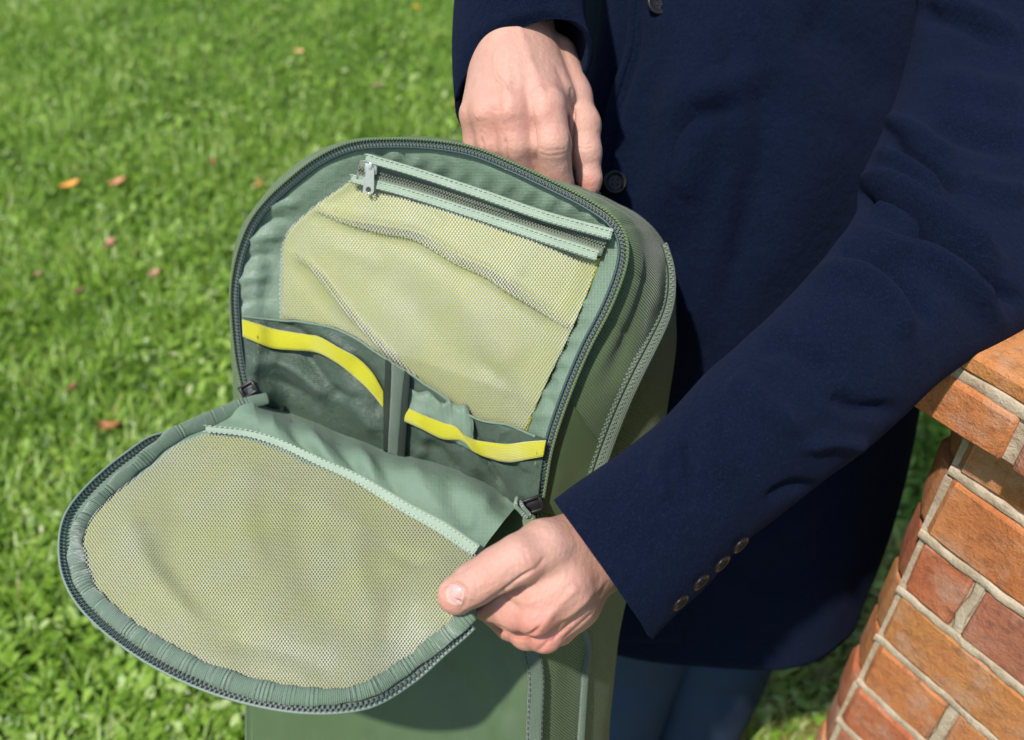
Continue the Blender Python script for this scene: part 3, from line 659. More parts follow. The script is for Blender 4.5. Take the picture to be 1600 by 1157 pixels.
    mf = [([(478, 318), (540, 345), (600, 358), (650, 368), (715, 405), (760, 425), (800, 452), (858, 490), (890, 512)], 11, 3.4), ([(478, 330), (560, 366), (640, 385), (700, 418), (760, 450), (840, 500)], 14, -1.0),
          ([(455, 395), (490, 420), (530, 470), (560, 505), (600, 545), (650, 590)], 6, 2.8), ([(450, 410), (480, 445), (520, 492), (560, 530)], 11, -1.5), ([(560, 400), (640, 470), (700, 540), (760, 600)], 28, -3),
          ([(700, 440), (760, 520), (800, 580)], 26, 2.5), ([(640, 300), (660, 330), (700, 350)], 12, -1.5), ([(820, 400), (800, 440), (835, 470)], 16, 1.6), ([(600, 420), (560, 400), (500, 380)], 14, 1.5), ([(740, 560), (790, 600), (800, 640)], 12, -2.2)]
    poc = sheet('mesh_pocket', un(Gi), MYb, root, mf, nz=.0012, nzs=24, lift=-.0026, uvpx=True)
    sheet('net', un(Gi), MN, poc, mf, nz=.0012, nzs=24, uvpx=True, solid=None)
    NVx = o_cache[[k for k in o_cache if k.startswith('net')][0]]
    for pts, wpx in (([(494, 328), (540, 345), (600, 358), (650, 368), (715, 405), (760, 425), (800, 452), (858, 490), (888, 510)], .0085), ([(455, 393), (490, 420), (530, 470), (560, 505), (600, 545), (650, 588)], .004)):
        dd = surf_depth(NVx, pts, lift=.0012); P3 = cr(un(np.array([(x, y, q) for (x, y), q in zip(pts, dd)])), 90)
        for k_ in range(2): ribbon('net_fold', P3+np.array([0, 0, .0006*k_]), [wpx*.3, wpx, wpx*(1-.25*k_), wpx, wpx*.5], MN, poc, lift=.0006*k_, solid=None, nz=.0004, uvpx=True)
    def on_in(P, lift): P = np.array(P, float); return un(idp(P, lift))
    mid = lambda a, b, k=14: cr(np.array([a, b], float), k)
    # its zipper
    zc = [(560, 265), (650, 288), (750, 322), (850, 352), (946, 384)]
    zt = ribbon('pocket_zipper', cr(on_in(zc, .0062), 60), [.016, .0185, .017], MTp, root, nz=.0004)
    Q = even(cr(on_in(zc, .0080), 60), 100); T, Ax, B = frame(Q); 
    for s in (-1, 1): teeth('zipper_teeth', Q+Ax*s*.0016-B*.0004, MTp, zt, pitch=.0013, wid=.0012)
    tube('zipper_gap', Q+Ax*.0002+B*.0006, .00035, MDk, zt, n=5)
    b1 = [(572, 247), (650, 270), (750, 303), (850, 338), (956, 367)]; b2 = [(549, 279), (640, 303), (740, 335), (840, 369), (934, 400)]
    for b in (b1, b2):
        P3 = cr(on_in(b, .0102), 60); tp = ribbon('trim_tape', P3, [.0072, .0078, .0085], MT, root, solid=.0014, nz=.0005)
        T, Ax, B = frame(even(P3, 60)); Q = even(P3, 60)
        for s in (-1, 1): stitch('stitching', Q+Ax*s*.0026+B*.0012, MStl, tp)
    # metal slider with a long ringed pull tab
    c = on_in([(580, 262)], .0115)[0]; c2 = on_in([(577, 296)], .0145)[0]; ax = (c2-c)/np.linalg.norm(c2-c); B = -FWD; sd = np.cross(ax, B); sd /= np.linalg.norm(sd); B = np.cross(sd, ax)
    if B@FWD > 0: B = -B
    V, f = boxes(np.array([c, c-ax*.002+B*.002]), np.array([ax]*2), np.array([sd]*2), np.array([B]*2), np.array([[.0052, .0052, .0016], [.0030, .0016, .0022]]))
    sld = mk('zipper_slider', V, f, MCh, zt); bv = sld.modifiers.new('b', 'BEVEL'); bv.width = .0011; bv.segments = 3
    a = np.linspace(0, 2*np.pi, 26, endpoint=False); Ln = .017; prof = []
    for t in a: x = math.cos(t)*.0042; y = math.sin(t)*.0036; prof.append((x*(.78 if y < 0 else 1.1), (y-.006) if y < 0 else y*1.1+.0105))
    inn = [(math.cos(t)*.0022, math.sin(t)*.0024+.0105) for t in a]
    V = []; 
    for h in (.0000, .0011):
        for pr in (prof, inn): V += [c+ax*(y+.0075)+sd*x+B*(h+.0022-.02*abs(0)) for x, y in pr]
    n = 26; f = []
    for i in range(n):
        j = (i+1) % n; f += [[i, j, n+j, n+i], [2*n+i, 3*n+i, 3*n+j, 2*n+j], [i, 2*n+i, 2*n+j, j], [n+i, n+j, 3*n+j, 3*n+i]]
    pt = mk('pull_tab', V, f, MCh, zt, smooth=False); bv = pt.modifiers.new('b', 'BEVEL'); bv.width = .0003; bv.segments = 2
    # lower organiser pocket: dark nylon with yellow elastic
    ptop = np.array([(379, 492), (440, 498), (470, 500), (520, 512), (565, 532), (610, 562), (660, 595), (700, 625), (740, 650), (790, 664), (852, 684)], float)
    phin = np.array([(386, 622), (430, 640), (470, 655), (520, 675), (565, 692), (610, 708), (660, 722), (700, 736), (740, 755), (790, 782), (838, 800)], float)
    T0 = cr(ptop, 120); B0 = cr(phin, 120); nr = 60; rowsP = []
    for i, t in enumerate(np.linspace(0, 1, nr)):
        P = T0*(1-t)+B0*t; xx = (P[:, 0]-380)/465; bl = .020*np.sin(np.pi*np.clip(xx, 0, 1))**.7; dd = rd(P[:, 0], P[:, 1])+rec(P[:, 0], P[:, 1])*(.95)-.0085-bl*(.35+.65*t)*(1-.9*t**3)-.003*t**3
        if i == 0: dd = dd+.004
        rowsP.append(np.concatenate([P, dd[:, None]], 1))
    pf = [([(385, 520), (440, 560), (480, 600), (520, 620)], 16, 4), ([(400, 570), (450, 565), (490, 590), (520, 615)], 9, 3.5), ([(395, 590), (440, 600), (480, 620), (500, 650)], 12, -4), ([(470, 545), (490, 575), (520, 610), (560, 625)], 8, -4), ([(540, 560), (580, 600), (600, 650)], 14, -5),
          ([(540, 600), (560, 640), (590, 680)], 12, 3), ([(440, 505), (470, 520), (500, 545)], 7, -3), ([(500, 515), (520, 530), (560, 560)], 6, 2.4), ([(735, 655), (745, 690), (765, 730), (790, 775)], 4, -4.5), ([(720, 690), (735, 720), (740, 760)], 12, 3.5),
          ([(760, 700), (800, 730), (830, 745)], 9, -3), ([(790, 668), (782, 690), (800, 720)], 6, 2.4), ([(660, 690), (690, 710), (720, 745)], 10, -3.5), ([(820, 720), (815, 760), (825, 780)], 8, 3), ([(410, 500), (402, 540), (396, 590)], 7, 2), ([(645, 640), (665, 690), (650, 715)], 9, 3)]
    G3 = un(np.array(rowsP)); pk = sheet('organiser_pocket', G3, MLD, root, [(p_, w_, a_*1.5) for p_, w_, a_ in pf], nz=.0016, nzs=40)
    PV = o_cache[pk.name]
    P3 = PV.reshape(nr, 120, 3)[1]; tube('piping', even(P3[::4], 90), .0011, ML, pk, n=6)
    def rib2(name, tp, bt, mat, parent, lift=.002, solid=.0016, n=70, nz=.0003):
        a = cr(np.array(tp, float), n); b = cr(np.array(bt, float), n); rows2 = []
        for t in np.linspace(0, 1, 7):
            P = a*(1-t)+b*t; rows2.append(P)
        G = np.stack(rows2, 1); dd = surf_depth(PV, G.reshape(-1, 2), k=5, lift=lift).reshape(G.shape[:2]); t = np.linspace(0, 1, 7); dd = dd.mean(1, keepdims=True)*.6+dd*.4
        for _ in range(12): dd = np.concatenate([dd[:1], (dd[:-2]+dd[1:-1]*2+dd[2:])/4, dd[-1:]])
        dd = dd-.0010*np.sin(np.pi*t)[None]
        return sheet(name, un(np.concatenate([G, dd[..., None]], -1)), mat, parent, nz=nz, nzs=120, solid=solid)
    y1 = rib2('yellow_elastic', [(378, 499), (405, 507), (432, 515), (480, 523), (500, 528), (530, 545), (560, 562), (583, 585), (599, 612)], [(379, 526), (405, 537), (430, 545), (480, 549), (500, 553), (530, 570), (555, 590), (578, 612), (599, 638)], MY, pk, lift=.0075)
    y2 = rib2('yellow_elastic', [(629, 634), (655, 646), (690, 660), (712, 667), (728, 681), (752, 690), (790, 694), (825, 690), (852, 688)], [(629, 658), (655, 669), (690, 686), (722, 690), (740, 706), (765, 717), (795, 723), (825, 718), (848, 714)], MY, pk, lift=.0075)
    for a, b in (((401, 507), (403, 550)), ((842, 692), (836, 724))):
        q = np.linspace(a, b, 12); dd = surf_depth(PV, q, lift=.0062); stitch('stitching', un(np.concatenate([q, dd[:, None]], 1)), MSty, pk, lift=.0014)
    for tp, bt, m_, lf in (([(602, 562), (600, 620), (599, 705)], [(614, 570), (611, 625), (609, 708)], MDk, .0085), ([(612, 568), (610, 625), (606, 708)], [(633, 582), (628, 630), (622, 716)], MGd, .0100), ([(631, 580), (627, 640), (619, 716)], [(641, 588), (638, 640), (632, 722)], MDk, .0085)):
        rib2('webbing', tp, bt, m_, pk, lift=lf, n=40)
    # gathered pen sleeve behind the elastic
    tp = [(636, 604), (652, 613), (668, 611), (680, 622), (694, 631), (701, 622), (710, 634), (728, 632), (738, 650)]; bt = [(634, 660), (652, 668), (670, 672), (685, 680), (697, 684), (704, 690), (715, 694), (728, 700), (742, 708)]
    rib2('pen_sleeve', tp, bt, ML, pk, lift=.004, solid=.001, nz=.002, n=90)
    # ---- rim zipper ----------------------------------------------------
    P3 = un(A_(RIM, rd, .0)); P3 = even(P3, 260); T, Ax, B = frame(P3)
    zt = ribbon('rim_zipper', P3, .0075, MTp, root, lift=-.0015, solid=.0012, nw=4)
    teeth('zipper_teeth', P3+B*.0010, MTe, zt, pitch=.00150, wid=.0019)
    tube('piping', P3+B*.0002+Ax*(.0034 if (Ax[60]@RT) < 0 else -.0034), .0013, MB, zt, n=7)
    tube('zipper_cord', P3+B*-.0002+Ax*(-.0030 if (Ax[60]@RT) < 0 else .0030), .0011, MTe, zt, n=7)
    def slider(x, y, off, ang, s=1.0):
        c = un(np.array([x, y, rd(x, y)-off])); a1 = RT*math.cos(ang)+UP*math.sin(ang); b1_ = -RT*math.sin(ang)+UP*math.cos(ang)
        C = np.array([c+b1_*.0045*s, c-b1_*.0045*s, c+a1*.006*s, c-a1*.006*s, c+FWD*.002]); V, f = boxes(C, np.array([a1]*5), np.array([b1_]*5), np.array([-FWD]*5), np.array([[.0075, .0012, .0013], [.0075, .0012, .0013], [.0014, .0055, .0013], [.0014, .0055, .0013], [.006, .004, .0012]])*s)
        o = mk('zipper_slider', V, f, MBk, zt); bv = o.modifiers.new('b', 'BEVEL'); bv.width = .0006; bv.segments = 2
    slider(388, 609, .008, .5); slider(833, 790, .012, .35, 1.1)
    P = [(808, 778, .668), (806, 790, .660), (814, 800, .658), (822, 808, .655), (828, 806, .66), (818, 794, .664), (812, 784, .668)]; tube('pull_cord', cr(un(np.array(P)), 40), .0016, MG, zt, n=8)
    # ---- flap ----------------------------------------------------------
    FO = [(395, 627), (330, 650), (285, 668), (245, 688), (190, 725), (140, 768), (112, 808), (103, 852), (112, 905), (143, 955), (205, 1006), (285, 1052), (380, 1086), (480, 1103), (570, 1096), (640, 1058), (692, 1012), (725, 985), (744, 962), (742, 930), (744, 890), (752, 862), (778, 826), (806, 790)]
    HB = [(800, 785), (760, 748), (700, 722), (600, 697), (520, 668), (455, 642), (415, 628)]
    def fdd(x, y):
        x = np.asarray(x, float); y = np.asarray(y, float); d = fd(x, y); grip = np.exp(-(((x-735)/85)**2+((y-940)/75)**2)); return d-.036*grip-.010*np.exp(-(((x-420)/170)**2+((y-900)/110)**2))
    FP = even(np.array(FO, float), 260); HP = even(np.array(HB, float), 70); edge = np.concatenate([FP, HP[1:-1]]); cen3 = np.array([450., 850.])
    G = np.stack([edge*(1-t)+cen3*t for t in np.linspace(0, .995, 46)], 1); G = np.concatenate([G, G[:1]], 0)
    hd, _ = pdist(G.reshape(-1, 2), HP); hd = hd.reshape(G.shape[:2]); sink = .045*np.exp(-(hd/16)**2)*np.clip((G[..., 0]-395)/30, 0, 1)*np.clip((815-G[..., 0])/30, 0, 1)
    d = fdd(G[..., 0], G[..., 1])+sink-.010*np.exp(-((hd-34)/30)**2)
    ff = [([(420, 640), (430, 680), (450, 700)], 9, 2.4), ([(450, 650), (470, 690), (500, 715)], 10, -3.5), ([(480, 668), (500, 700), (530, 735)], 9, 3.5), ([(520, 680), (545, 715), (560, 745)], 9, -3.5), ([(555, 692), (575, 725), (590, 762)], 8, 3.2), ([(590, 700), (605, 740), (625, 780)], 9, -2.4),
          ([(640, 715), (660, 760), (690, 800)], 14, 2.5), ([(700, 735), (710, 780), (740, 830)], 14, -2.5), ([(760, 770), (750, 810), (745, 840)], 8, 2), ([(350, 650), (400, 665), (440, 690)], 9, -1.5)]
    fr = [([(300, 760), (270, 860), (330, 960), (420, 1030)], 40, -4), ([(400, 720), (385, 800), (400, 900)], 26, 3), ([(480, 760), (470, 850), (500, 960)], 28, -3.2), ([(560, 800), (560, 880), (590, 980)], 24, 3), ([(660, 850), (620, 930), (600, 1030)], 20, -2.5), ([(200, 800), (230, 880), (300, 960)], 18, 3),
          ([(705, 870), (660, 900), (640, 960)], 12, 2.5), ([(350, 1000), (430, 1010), (520, 1050)], 20, -2.2), ([(590, 845), (640, 870), (690, 880)], 12, -1.8)]
    flap = sheet('flap', un(np.concatenate([G, d[..., None]], -1)), MH, root, [(p_, w_, a_*1.5) for p_, w_, a_ in ff]+fr, nz=.0010, nzs=30, uvpx=True, solid=None); FV = o_cache[flap.name]
    # outer side of the flap, padded
    Go = np.concatenate([G, (d+.004+.014*np.minimum(1, np.linspace(0, 1, 46)*5)[None])[..., None]], -1); sheet('flap_outer_side', un(Go), MBs, flap, nz=.0015, nzs=20, solid=None)
    # mesh of the flap
    MO = [(322, 676), (270, 697), (225, 735), (172, 778), (138, 818), (130, 860), (141, 905), (168, 945), (230, 992), (300, 1032), (385, 1064), (480, 1080), (560, 1072), (618, 1040), (672, 1000), (706, 968), (720, 930), (722, 895), (744, 868)]
    MB_ = [(744, 868), (690, 830), (630, 797), (560, 755), (500, 728), (440, 700), (390, 684), (322, 676)]
    e1 = even(np.array(MO, float), 200); e2 = even(np.array(MB_, float), 80); ed = np.concatenate([e1, e2[1:-1]]); c4 = np.array([430., 870.])
    G = np.stack([ed*(1-t)+c4*t for t in np.linspace(0, .995, 50)], 1); G = np.concatenate([G, G[:1]], 0); t = np.linspace(0, 1, 50)
    d = fdd(G[..., 0], G[..., 1])-.006-.007*np.minimum(1, t*3)[None]*(1-.3*t[None])
    mm_ = sheet('mesh_pocket', un(np.concatenate([G, d[..., None]], -1)), MYb, flap, fr, nz=.0012, nzs=28, lift=-.0022, uvpx=True, solid=None, att=None)
    sheet('net', un(np.concatenate([G, d[..., None]], -1)), MN, flap, fr, nz=.0012, nzs=28, uvpx=True, solid=None)
    NV = np.concatenate([FV, o_cache[mm_.name]])
    P = np.array(MB_[::-1], float)+np.array([0, -6]); d = fdd(P[:, 0], P[:, 1])-.0095; P3 = cr(un(np.concatenate([P, d[:, None]], 1)), 70)
    ribbon('trim_tape', P3, [.0045, .006, .0085, .0105], MT, flap, solid=.0014, nz=.0006)
    Q = even(P3, 70); T, Ax, B = frame(Q)
    for s in (-1, 1): stitch('stitching', Q+Ax*s*.0026+B*.0020, MStl, flap)
    # gathered bound edge
    PE = [(418, 622), (380, 634), (330, 655), (285, 674), (255, 693), (222, 722), (180, 758), (148, 790), (124, 828), (120, 868), (132, 912), (162, 950), (222, 996), (295, 1038), (382, 1072), (480, 1089), (565, 1081), (625, 1048), (680, 1006), (715, 978), (737, 958)]
    P = np.array(PE, float); d = fdd(P[:, 0], P[:, 1])-.006; P3 = even(un(np.concatenate([P, d[:, None]], 1)), 420); s = np.linspace(0, 1, 420)
    gather = np.sin(s*2*np.pi*31+3*np.sin(s*23)+noise(P3, 25)*2)*.00035*np.clip((s-.2)*6, 0, 1)+noise(P3, 60)*.0009+.0011*np.sin(s*2*np.pi*21)*np.exp(-((s-.24)/.1)**2)
    r = .0053+.0018*np.clip(.12-np.abs(s-.1), 0, .1)*8+gather
    bnd = tube('bound_edge', P3, r, MG, flap, n=14, flat=.36, wob=.0006)
    # outer zipper
    PZ = [(275, 682), (240, 690), (205, 708), (170, 735), (132, 772), (107, 808), (99, 850), (106, 900), (136, 950), (200, 1006), (282, 1054), (378, 1089), (480, 1106), (574, 1098), (642, 1060), (694, 1014), (724, 988), (738, 974)]
    P = np.array(PZ, float); P[2:] += (np.array([430, 870])-P[2:])/np.linalg.norm(np.array([430, 870])-P[2:], axis=1)[:, None]*4.5; d = fdd(P[:, 0], P[:, 1])-.001; d[:2] += (.007, .003); P3 = even(un(np.concatenate([P, d[:, None]], 1)), 300); T, Ax, B = frame(P3)
    z2 = ribbon('flap_zipper', P3, .0105, MTp, flap, lift=-.0008, solid=.0012, nw=4); sgn = 1 if Ax[80]@(un(np.array([430, 870, .65]))-P3[80]) < 0 else -1
    teeth('zipper_teeth', P3+B*.001+Ax*sgn*.0022, MTe, z2, pitch=.0017, wid=.0022)
    tube('piping', P3+Ax*sgn*.0046, .0011, MTl, z2, n=7); tube('piping', P3-Ax*sgn*.0030+B*.0008, .0009, MTl, z2, n=6)
    # torn corner tab where the thumb presses
    return SV
SHELLV = backpack()

# ================================================================== PERSON
person = empty('person', tuple(on_ground(1090, 1100, 0.0)+np.array([0, .55, 0])), 'person in a navy wool coat and blue jeans opening the backpack with both hands', 'person')
COAT_O = None
def coat():
    # torso rings: front control points left -> right at several heights, then the back
    R = [
     (-260, [(925, .98), (945, .90), (1010, .82), (1150, .80), (1300, .82), (1420, .88), (1500, .98)]),
     (-60, [(918, .96), (938, .88), (1005, .81), (1150, .785), (1300, .81), (1440, .87), (1500, .97)]),
     (80, [(903, .95), (925, .87), (1000, .815), (1150, .79), (1300, .815), (1440, .87), (1495, .97)]),
     (220, [(893, .95), (915, .87), (990, .825), (1150, .80), (1300, .825), (1440, .88), (1490, .98)]),
     (360, [(888, .96), (908, .885), (985, .845), (1150, .82), (1300, .845), (1430, .90), (1470, .99)]),
     (520, [(888, .98), (908, .91), (985, .875), (1150, .85), (1300, .88), (1410, .93), (1450, 1.01)]),
     (680, [(892, 1.01), (912, .95), (990, .915), (1150, .89), (1290, .92), (1380, .97), (1425, 1.05)]),
     (840, [(898, 1.05), (918, 1.0), (1000, .965), (1150, .94), (1270, .97), (1345, 1.02), (1385, 1.10)]),
     (960, [(902, 1.09), (922, 1.04), (1005, 1.01), (1140, .99), (1245, 1.01), (1305, 1.06), (1338, 1.14)]),
    ]
    rows = []
    for y, pts in R:
        if y == 960: rows.append([(x, yy, d) for (x, d), yy in zip(pts, (985, 1005, 1030, 1044, 1040, 1010, 950))])
        else: rows.append([(x, y, d) for x, d in pts])
    W = un(np.array(rows, float)); W = np.stack(W)
    full = []
    for k, r in enumerate(W):
        b = r[[-1, -2, 3, 1, 0]].copy(); b[:, 1] += np.array([.05, .20, .27, .20, .05]); b = b[:-0 or None]
        if k == len(W)-1: b[:, 2] = r[0, 2]
        full.append(np.concatenate([r, b[1:4], r[:1]]))
    G = cr(np.array(full), 170)
    Gs = []
    t0 = G
    G = np.swapaxes(cr(np.swapaxes(np.concatenate([t0], 1), 0, 1), 190), 0, 1)
    N = -np.cross(np.gradient(G, axis=0), np.gradient(G, axis=1)); N /= np.maximum(np.linalg.norm(N, axis=-1), 1e-9)[..., None]
    c = G.mean(1, keepdims=True); s = np.sign(((G-c)*N).sum(-1).mean()); N *= s
    V = G.reshape(-1, 3); Nf = N.reshape(-1, 3)
    S = [([(1040, 190), (1090, 182), (1150, 165)], 15, -5), ([(1045, 160), (1110, 145), (1180, 110)], 26, 6), ([(1050, 0), (1085, 110), (1085, 230), (1040, 330)], 34, 12), ([(1010, 120), (1000, 220), (985, 300)], 16, -4), ([(984, -60), (982, 0), (975, 75), (951, 152), (934, 220), (924, 300)], 7, -6), ([(955, -40), (950, 60), (930, 150), (915, 220)], 12, 5), ([(1190, 110), (1200, 200), (1170, 330), (1130, 470)], 26, -6), ([(1140, 250), (1130, 350), (1110, 470)], 18, 4),
         ([(1250, 30), (1330, 80), (1390, 160)], 40, -6), ([(1300, 200), (1250, 330), (1180, 450)], 40, 5), ([(985, 380), (1040, 430), (1090, 540)], 26, 5), ([(1180, 860), (1250, 800), (1330, 730)], 20, 4), ([(1160, 900), (1230, 900), (1320, 860)], 24, -4), ([(1197, 130), (1190, 230), (1170, 340), (1140, 460)], 2.4, -1.3), ([(1260, 700), (1250, 850), (1230, 1000)], 22, 4), ([(1345, 700), (1320, 820), (1290, 930)], 18, 4)]
    V = V+Nf*(noise(V, 9)*.004+noise(V, 24, 2)*.0012)[:, None]; V = strokes(V, Nf, [(p_, w_*1.1, a_*1.15) for p_, w_, a_ in S])
    n = len(person.children); Fc = gfaces(170, 190)
    if s > 0: pass
    co = mk('coat', V, Fc, MW, person, solid=.004, uv=pj(V)[:, :2]*.0006, off=0)
    o_cache['coat'] = V
    # lapped front edge: second layer from the placket to the right
    pl = [(990, -160), (989, 0), (983, 75), (960, 150), (943, 220), (933, 290), (930, 380), (926, 520), (925, 700), (930, 900), (940, 1005)]
    P = np.array(pl, float); rows2 = []
    for x0, y in P:
        xs = [x0, x0+5, x0+25, x0+60, x0+110, x0+200]; d = surf_depth(V, [(x, y) for x in xs], k=6); lf = [.013, .0135, .010, .0075, .004, -.003]
        rows2.append([(x, y, q-l) for x, q, l in zip(xs, d, lf)])
    patch('front_overlap', rows2, 120, 40, MW, co, [([(1002, 0), (996, 80), (973, 155), (956, 225), (946, 300)], 5.0, -4.5)], nz=.0006, nzs=30, solid=.003)
    Pe = pl[:8]; de = surf_depth(o_cache['front_overlap'], [(x+3, y) for x, y in Pe], k=6); tube('front_edge_roll', cr(un(np.array([(x, y, q+.0005) for (x, y), q in zip(Pe, de)])), 90), .0042, MW, co, n=12, wob=.0006)
    # flap seam and vertical dart, barely visible
    P = [(1195, 150), (1190, 230), (1170, 340), (1140, 450)]; 
    # buttons
    FVv = np.concatenate([V, o_cache['front_overlap']])
    def button(x, y, r, nrm, name='coat_button', d=None, lab=None):
        d = surf_depth(FVv, [(x, y)], lift=.0065)[0] if d is None else d; c = un(np.array([x, y, d])); nrm = nrm/np.linalg.norm(nrm); a = np.cross(nrm, UP); a /= np.linalg.norm(a); b = np.cross(nrm, a)
        prof = [(0, -.001), (.82, -.001), (1, .0008), (.98, .0022), (.86, .0030), (.74, .0026), (.66, .0014), (.45, .0010), (.02, .0010)]; n = 28; t = np.linspace(0, 2*np.pi, n, endpoint=False)
        Vb = np.array([c+r*p*(math.cos(q)*a+math.sin(q)*b)+nrm*h*(r/.011) for p, h in prof for q in t]); o = mk(name, Vb, gfaces(len(prof), n, True), MBk, co, label=lab)
        hp = np.array([c+nrm*.0012*(r/.011)+r*.2*(i*a+j*b) for i in (-1, 1) for j in (-1, 1)])
        Vh, fh = boxes(hp, np.array([a]*4), np.array([b]*4), np.array([nrm]*4), (r*.07, r*.07, .0005)); mk('button_thread', Vh, fh, MDk, co)
    nf = -FWD+np.array([.05, 0, -.12])
    button(961, 285, .0112, nf); button(1030, 4, .0112, -FWD+np.array([.05, 0, -.10]))
    # ---- big sleeve in front: forearm, elbow, upper arm
    secs = [((866, 783), (1021, 1001), .600, .042), ((903, 756), (1056, 962), .602, .046), ((942, 730), (1100, 920), .605, .049), ((1000, 684), (1150, 862), .61, .052), ((1060, 632), (1212, 812), .615, .055), ((1120, 572), (1275, 757), .62, .057), ((1185, 512), (1338, 712), .63, .060), ((1240, 455), (1395, 662), .64, .064),
            ((1282, 405), (1448, 612), .65, .068), ((1310, 370), (1500, 572), .665, .072), ((1330, 350), (1590, 520), .69, .075), ((1343, 330), (1690, 440), .72, .078), ((1348, 296), (1725, 330), .745, .080), ((1358, 255), (1735, 240), .765, .082), ((1380, 205), (1740, 150), .785, .084), ((1408, 140), (1745, 60), .81, .086), ((1425, 60), (1750, -40), .83, .088), ((1432, -60), (1760, -140), .85, .09), ((1420, -260), (1770, -300), .88, .10)]
    m = 26; rings = []
    for a, b, d, th in secs:
        A, B = un(np.array([*a, d])), un(np.array([*b, d+.004])); c = (A+B)/2; ux = (B-A)/2; vw = c-CP; vw /= np.linalg.norm(vw)
        q = np.linspace(0, 2*np.pi, m, endpoint=False); cs, sn = np.cos(q), np.sin(q); se = lambda x: np.sign(x)*np.abs(x)**.9
        rings.append(c+ux*se(cs)[:, None]+vw*th*-se(sn)[:, None])
    G = cr(np.array(rings), 230); G = np.concatenate([G, G[:, :1]], 1)
    Gx = np.concatenate([G[:, -4:-1], G, G[:, 1:4]], 1); k = 3
    Gf = np.swapaxes(cr(np.swapaxes(Gx, 0, 1), (Gx.shape[1]-1)*7+1), 0, 1)[:, k*7:-k*7]
    sh = Gf.shape; N = np.cross(np.gradient(Gf, axis=0), np.gradient(Gf, axis=1)); N /= np.maximum(np.linalg.norm(N, axis=-1), 1e-9)[..., None]; c = Gf.mean(1, keepdims=True); N *= np.sign(((Gf-c)*N).sum(-1).mean())
    N[:, -1] = N[:, 0]; V = Gf.reshape(-1, 3); Nf = N.reshape(-1, 3)
    S = [([(1338, 304), (1380, 318), (1432, 352), (1478, 390), (1530, 432), (1590, 470)], 9, -16), ([(1345, 280), (1400, 296), (1450, 330), (1500, 368), (1560, 410)], 14, 9), ([(1345, 352), (1385, 375), (1432, 386), (1470, 384)], 8, -10), ([(1360, 335), (1400, 348), (1440, 368)], 9, 7),
         ([(1335, 345), (1375, 385), (1430, 400), (1500, 440), (1560, 500)], 15, 8), ([(1300, 385), (1340, 388), (1380, 414), (1420, 452), (1450, 500)], 13, -7), ([(1280, 430), (1340, 430), (1390, 470), (1420, 530)], 18, 6), ([(1385, 205), (1420, 235), (1462, 270), (1500, 300)], 9, -8), ([(1380, 185), (1430, 205), (1490, 250)], 14, 5), ([(1372, 240), (1420, 262), (1470, 300)], 12, 6),
         ([(1450, 180), (1520, 215), (1600, 230)], 20, -6), ([(1440, 20), (1500, 35), (1560, 65)], 13, -5), ([(1450, 0), (1520, 20), (1590, 60)], 16, 5), ([(1470, 120), (1540, 140), (1600, 150)], 22, 5), ([(1500, 280), (1560, 300), (1600, 300)], 18, 5),
         ([(1180, 540), (1240, 545), (1300, 590)], 20, -3.5), ([(1140, 590), (1180, 620), (1260, 680)], 22, 3.5), ([(1070, 690), (1075, 720), (1085, 760)], 9, -3), ([(1040, 700), (1030, 740), (1040, 780)], 14, 2.5), ([(1105, 650), (1115, 700), (1150, 750)], 14, 2.5), ([(1300, 620), (1340, 640), (1400, 640)], 14, -4), ([(1250, 700), (1300, 690), (1360, 700)], 12, 4), ([(1200, 780), (1240, 760), (1280, 765)], 10, -3.5)]
    fb = np.concatenate([np.zeros(0)]); V = V+Nf*(noise(V, 14)*.0030+noise(V, 40, 3)*.0007)[:, None]; V = strokes(V, Nf, [(p_, w_*.92, a_*1.85) for p_, w_, a_ in S])
    Fc = gfaces(sh[0], sh[1])
    a, b, c_ = V[Fc[:, 0]], V[Fc[:, 1]], V[Fc[:, 2]]
    if (np.cross(b-a, c_-a)*Nf[Fc[:, 0]]).sum() < 0: Fc = Fc[:, ::-1]
    mk('sleeve', V, Fc, MW, co, uv=pj(V)[:, :2]*.0005, solid=.005)
    o_cache['sleeve'] = V
    # turned-in hem of the cuff
    Rg = V.reshape(sh)[0]; Rn = V.reshape(sh)[3]; inn = Rg-(Rg-Rg.mean(0))*.10+(Rn-Rg)*1.5
    G2 = np.stack([Rg, Rg-(Rg-Rg.mean(0))*.05, inn, Rg-(Rg-Rg.mean(0))*.12+(V.reshape(sh)[14]-Rg)], 0); mk('cuff_hem', G2.reshape(-1, 3), gfaces(4, sh[1]), MW, co)
    # four sleeve buttons along the seam
    for x, y in ((1064, 943), (1096, 911), (1129, 882), (1158, 853)): button(x-2, y-2, .0068, -FWD*.75+np.array([.45, 0, -.55]), 'sleeve_button', d=surf_depth(V, [(x-6, y-7)], k=6, lift=.0030)[0])
    # ---- other sleeve, top centre
    def v3(x, y, d): return un(np.array([x, y, d], float))
    rg = []
    for c, l, t in (((818, 128, .735), (717, 158, .745), (835, 36, .70)), ((815, 100, .738), (714, 115, .745), (830, 12, .695)), ((810, 50, .745), (712, 55, .755), (822, -40, .695)), ((808, -40, .76), (713, -20, .77), (818, -120, .70)), ((806, -160, .79), (716, -160, .80), (812, -240, .73)), ((810, -400, .84), (716, -400, .85), (815, -480, .78))):
        c, l, t = v3(*c), v3(*l), v3(*t); uu = l-c; tt = t-c; q = np.linspace(0, 2*np.pi, 61); rg.append(c+np.cos(q)[:, None]*uu+np.sin(q)[:, None]*tt)
    rg = np.array(rg)
